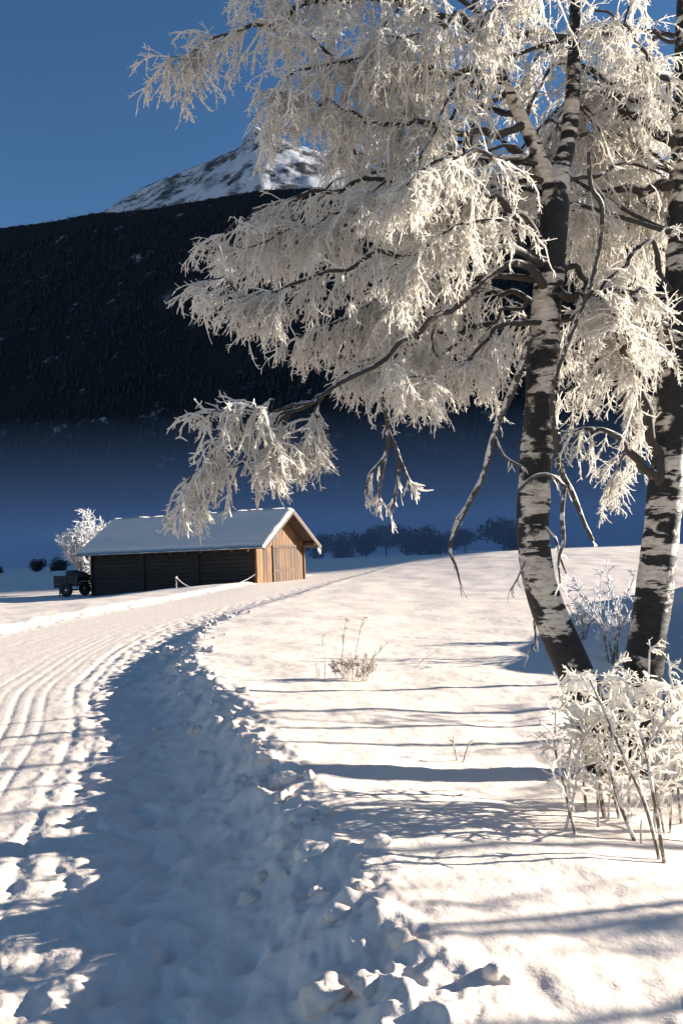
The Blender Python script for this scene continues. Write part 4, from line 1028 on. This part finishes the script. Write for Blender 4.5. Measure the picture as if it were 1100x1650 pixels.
obj('axle', MB().box(I4, (.1, -.78, .34), (.2, .78, .42)).mesh('axle', .01), M['metal'], car)
def wheel(y):
    a = np.linspace(0, 2 * math.pi, 25)
    def ring(rads, ys):
        V, F_ = [], []
        for r0, yy in zip(rads, ys):
            V += [(r0 * math.cos(t), yy, r0 * math.sin(t)) for t in a[:-1]]
        for s in range(len(rads) - 1):
            for j in range(24):
                F_.append((s * 24 + j, s * 24 + (j + 1) % 24, (s + 1) * 24 + (j + 1) % 24, (s + 1) * 24 + j))
        return np.array(V), np.array(F_)
    V, F_ = ring([.22, .36, .40, .40, .36, .22, .22], [-.09, -.10, -.06, .06, .10, .09, -.09])
    w = obj('wheel', smooth(mesh_arrays('tyre', V, F_)), M['tyre'], car); w.location = (.15, y, .40)
    V, F_ = ring([.05, .06, .21, .22, .22], [-.07, -.05, -.03, -.08, .08])
    obj('rim', mesh_arrays('rim', V, F_), M['metal'], w)
wheel(-.9); wheel(.9)

# ------------------------------------------------------------------ far bushes and trees on the shaded plain
def far_crown(seed, squat):
    g = np.random.default_rng(seed)
    n = 1700
    c = g.normal(0, 1, (n, 3)); c = c / np.linalg.norm(c, axis=1, keepdims=True) * (g.random((n, 1)) ** 0.45)
    lobes = g.uniform(-.55, .55, (7, 3)); c = c * .62 + lobes[g.integers(0, 7, n)]
    c[:, 2] = np.maximum(c[:, 2] * .55 * squat + .48, .02)
    d = unit(g.normal(0, 1, (n, 3)) + np.array([0, 0, .7])) * g.uniform(.06, .16, (n, 1))
    w = unit(np.cross(d, g.normal(0, 1, (n, 3)))) * g.uniform(.02, .05, (n, 1))
    V = np.stack([c - w, c + w, c + d + w * .4, c + d - w * .4], 1).reshape(-1, 3)
    return V, np.arange(n * 4).reshape(n, 4)
crowns = [mesh_arrays('crown', *far_crown(k, sq)) for k, sq in ((1, .8), (2, 1.0), (3, 1.15), (4, .7))]
trunk_V, trunk_F = tubes(np.array([[[0, 0, -.05], [0.02, 0, .2], [0, .02, .6]]]), np.array([[.05, .04, .02]]), 6)
far_trunk = mesh_arrays('trunk', trunk_V, trunk_F)
FAR = [(478, 850, 30, 'dark'), (515, 858, 26, ''), (553, 852, 34, ''), (590, 845, 30, ''), (622, 838, 40, ''), (655, 848, 32, ''), (690, 842, 42, ''), (722, 850, 30, ''), (750, 846, 30, ''), (812, 832, 46, ''), (845, 842, 34, ''), (95, 893, 26, ''), (62, 897, 20, ''), (-2, 911, 16, '')]
LB = ['dark bush just right of the barn roof on the far plain', 'small far bush between the barn and the first large bush', 'rounded dark bush standing right of the barn on the plain', 'faint low bush beside the rounded dark bush',
      'tallest dark tree in the middle of the far row', 'low dark bush right of the tallest far tree', 'broad bushy tree in the far row', 'small bush right of the broad bushy tree', 'last low bush of the far row before the gap',
      'large dark tree just left of the left birch stem', 'far bush half hidden behind the left birch stem',
      'dim low bush left of the frosted tree by the barn', 'smallest dim bush on the left plain', 'small dark bush at the left edge of the field']
for i, (px, py, w, _) in enumerate(FAR):
    d = (330 + 70 * ((i * 37) % 10) / 10) if px > 300 else 210 + 10 * i % 30
    hor = 893 - (px - 550) * math.tan(ROLL)
    x = P(px, 893, d).x
    zg = gz(x, d)
    top = P(px, py, d).z
    h = max(top - zg, 1.5)
    e = empty('far_tree' if h > 7 else 'far_bush', (x, d, zg), LB[i], 'tree' if h > 7 else 'bush', 'dark trees and bushes along the far edge of the plain')
    sc = w / FPX * d * (.85 if px > 300 else .6)
    h = h if px > 300 else h * 1.35
    for nm, me_ in (('crown', crowns[i % 4]), ('trunk', far_trunk)):
        o = bpy.data.objects.new(nm, me_)
        if not me_.materials: me_.materials.append(M['hedge'])
        if nm == 'trunk' and px < 300: continue
        if px < 300: o.location.z = -.22 * h
        o.parent = e; o.scale = (sc, sc, h / 1.15); o.rotation_euler = (0, 0, i * 1.3); link(o)
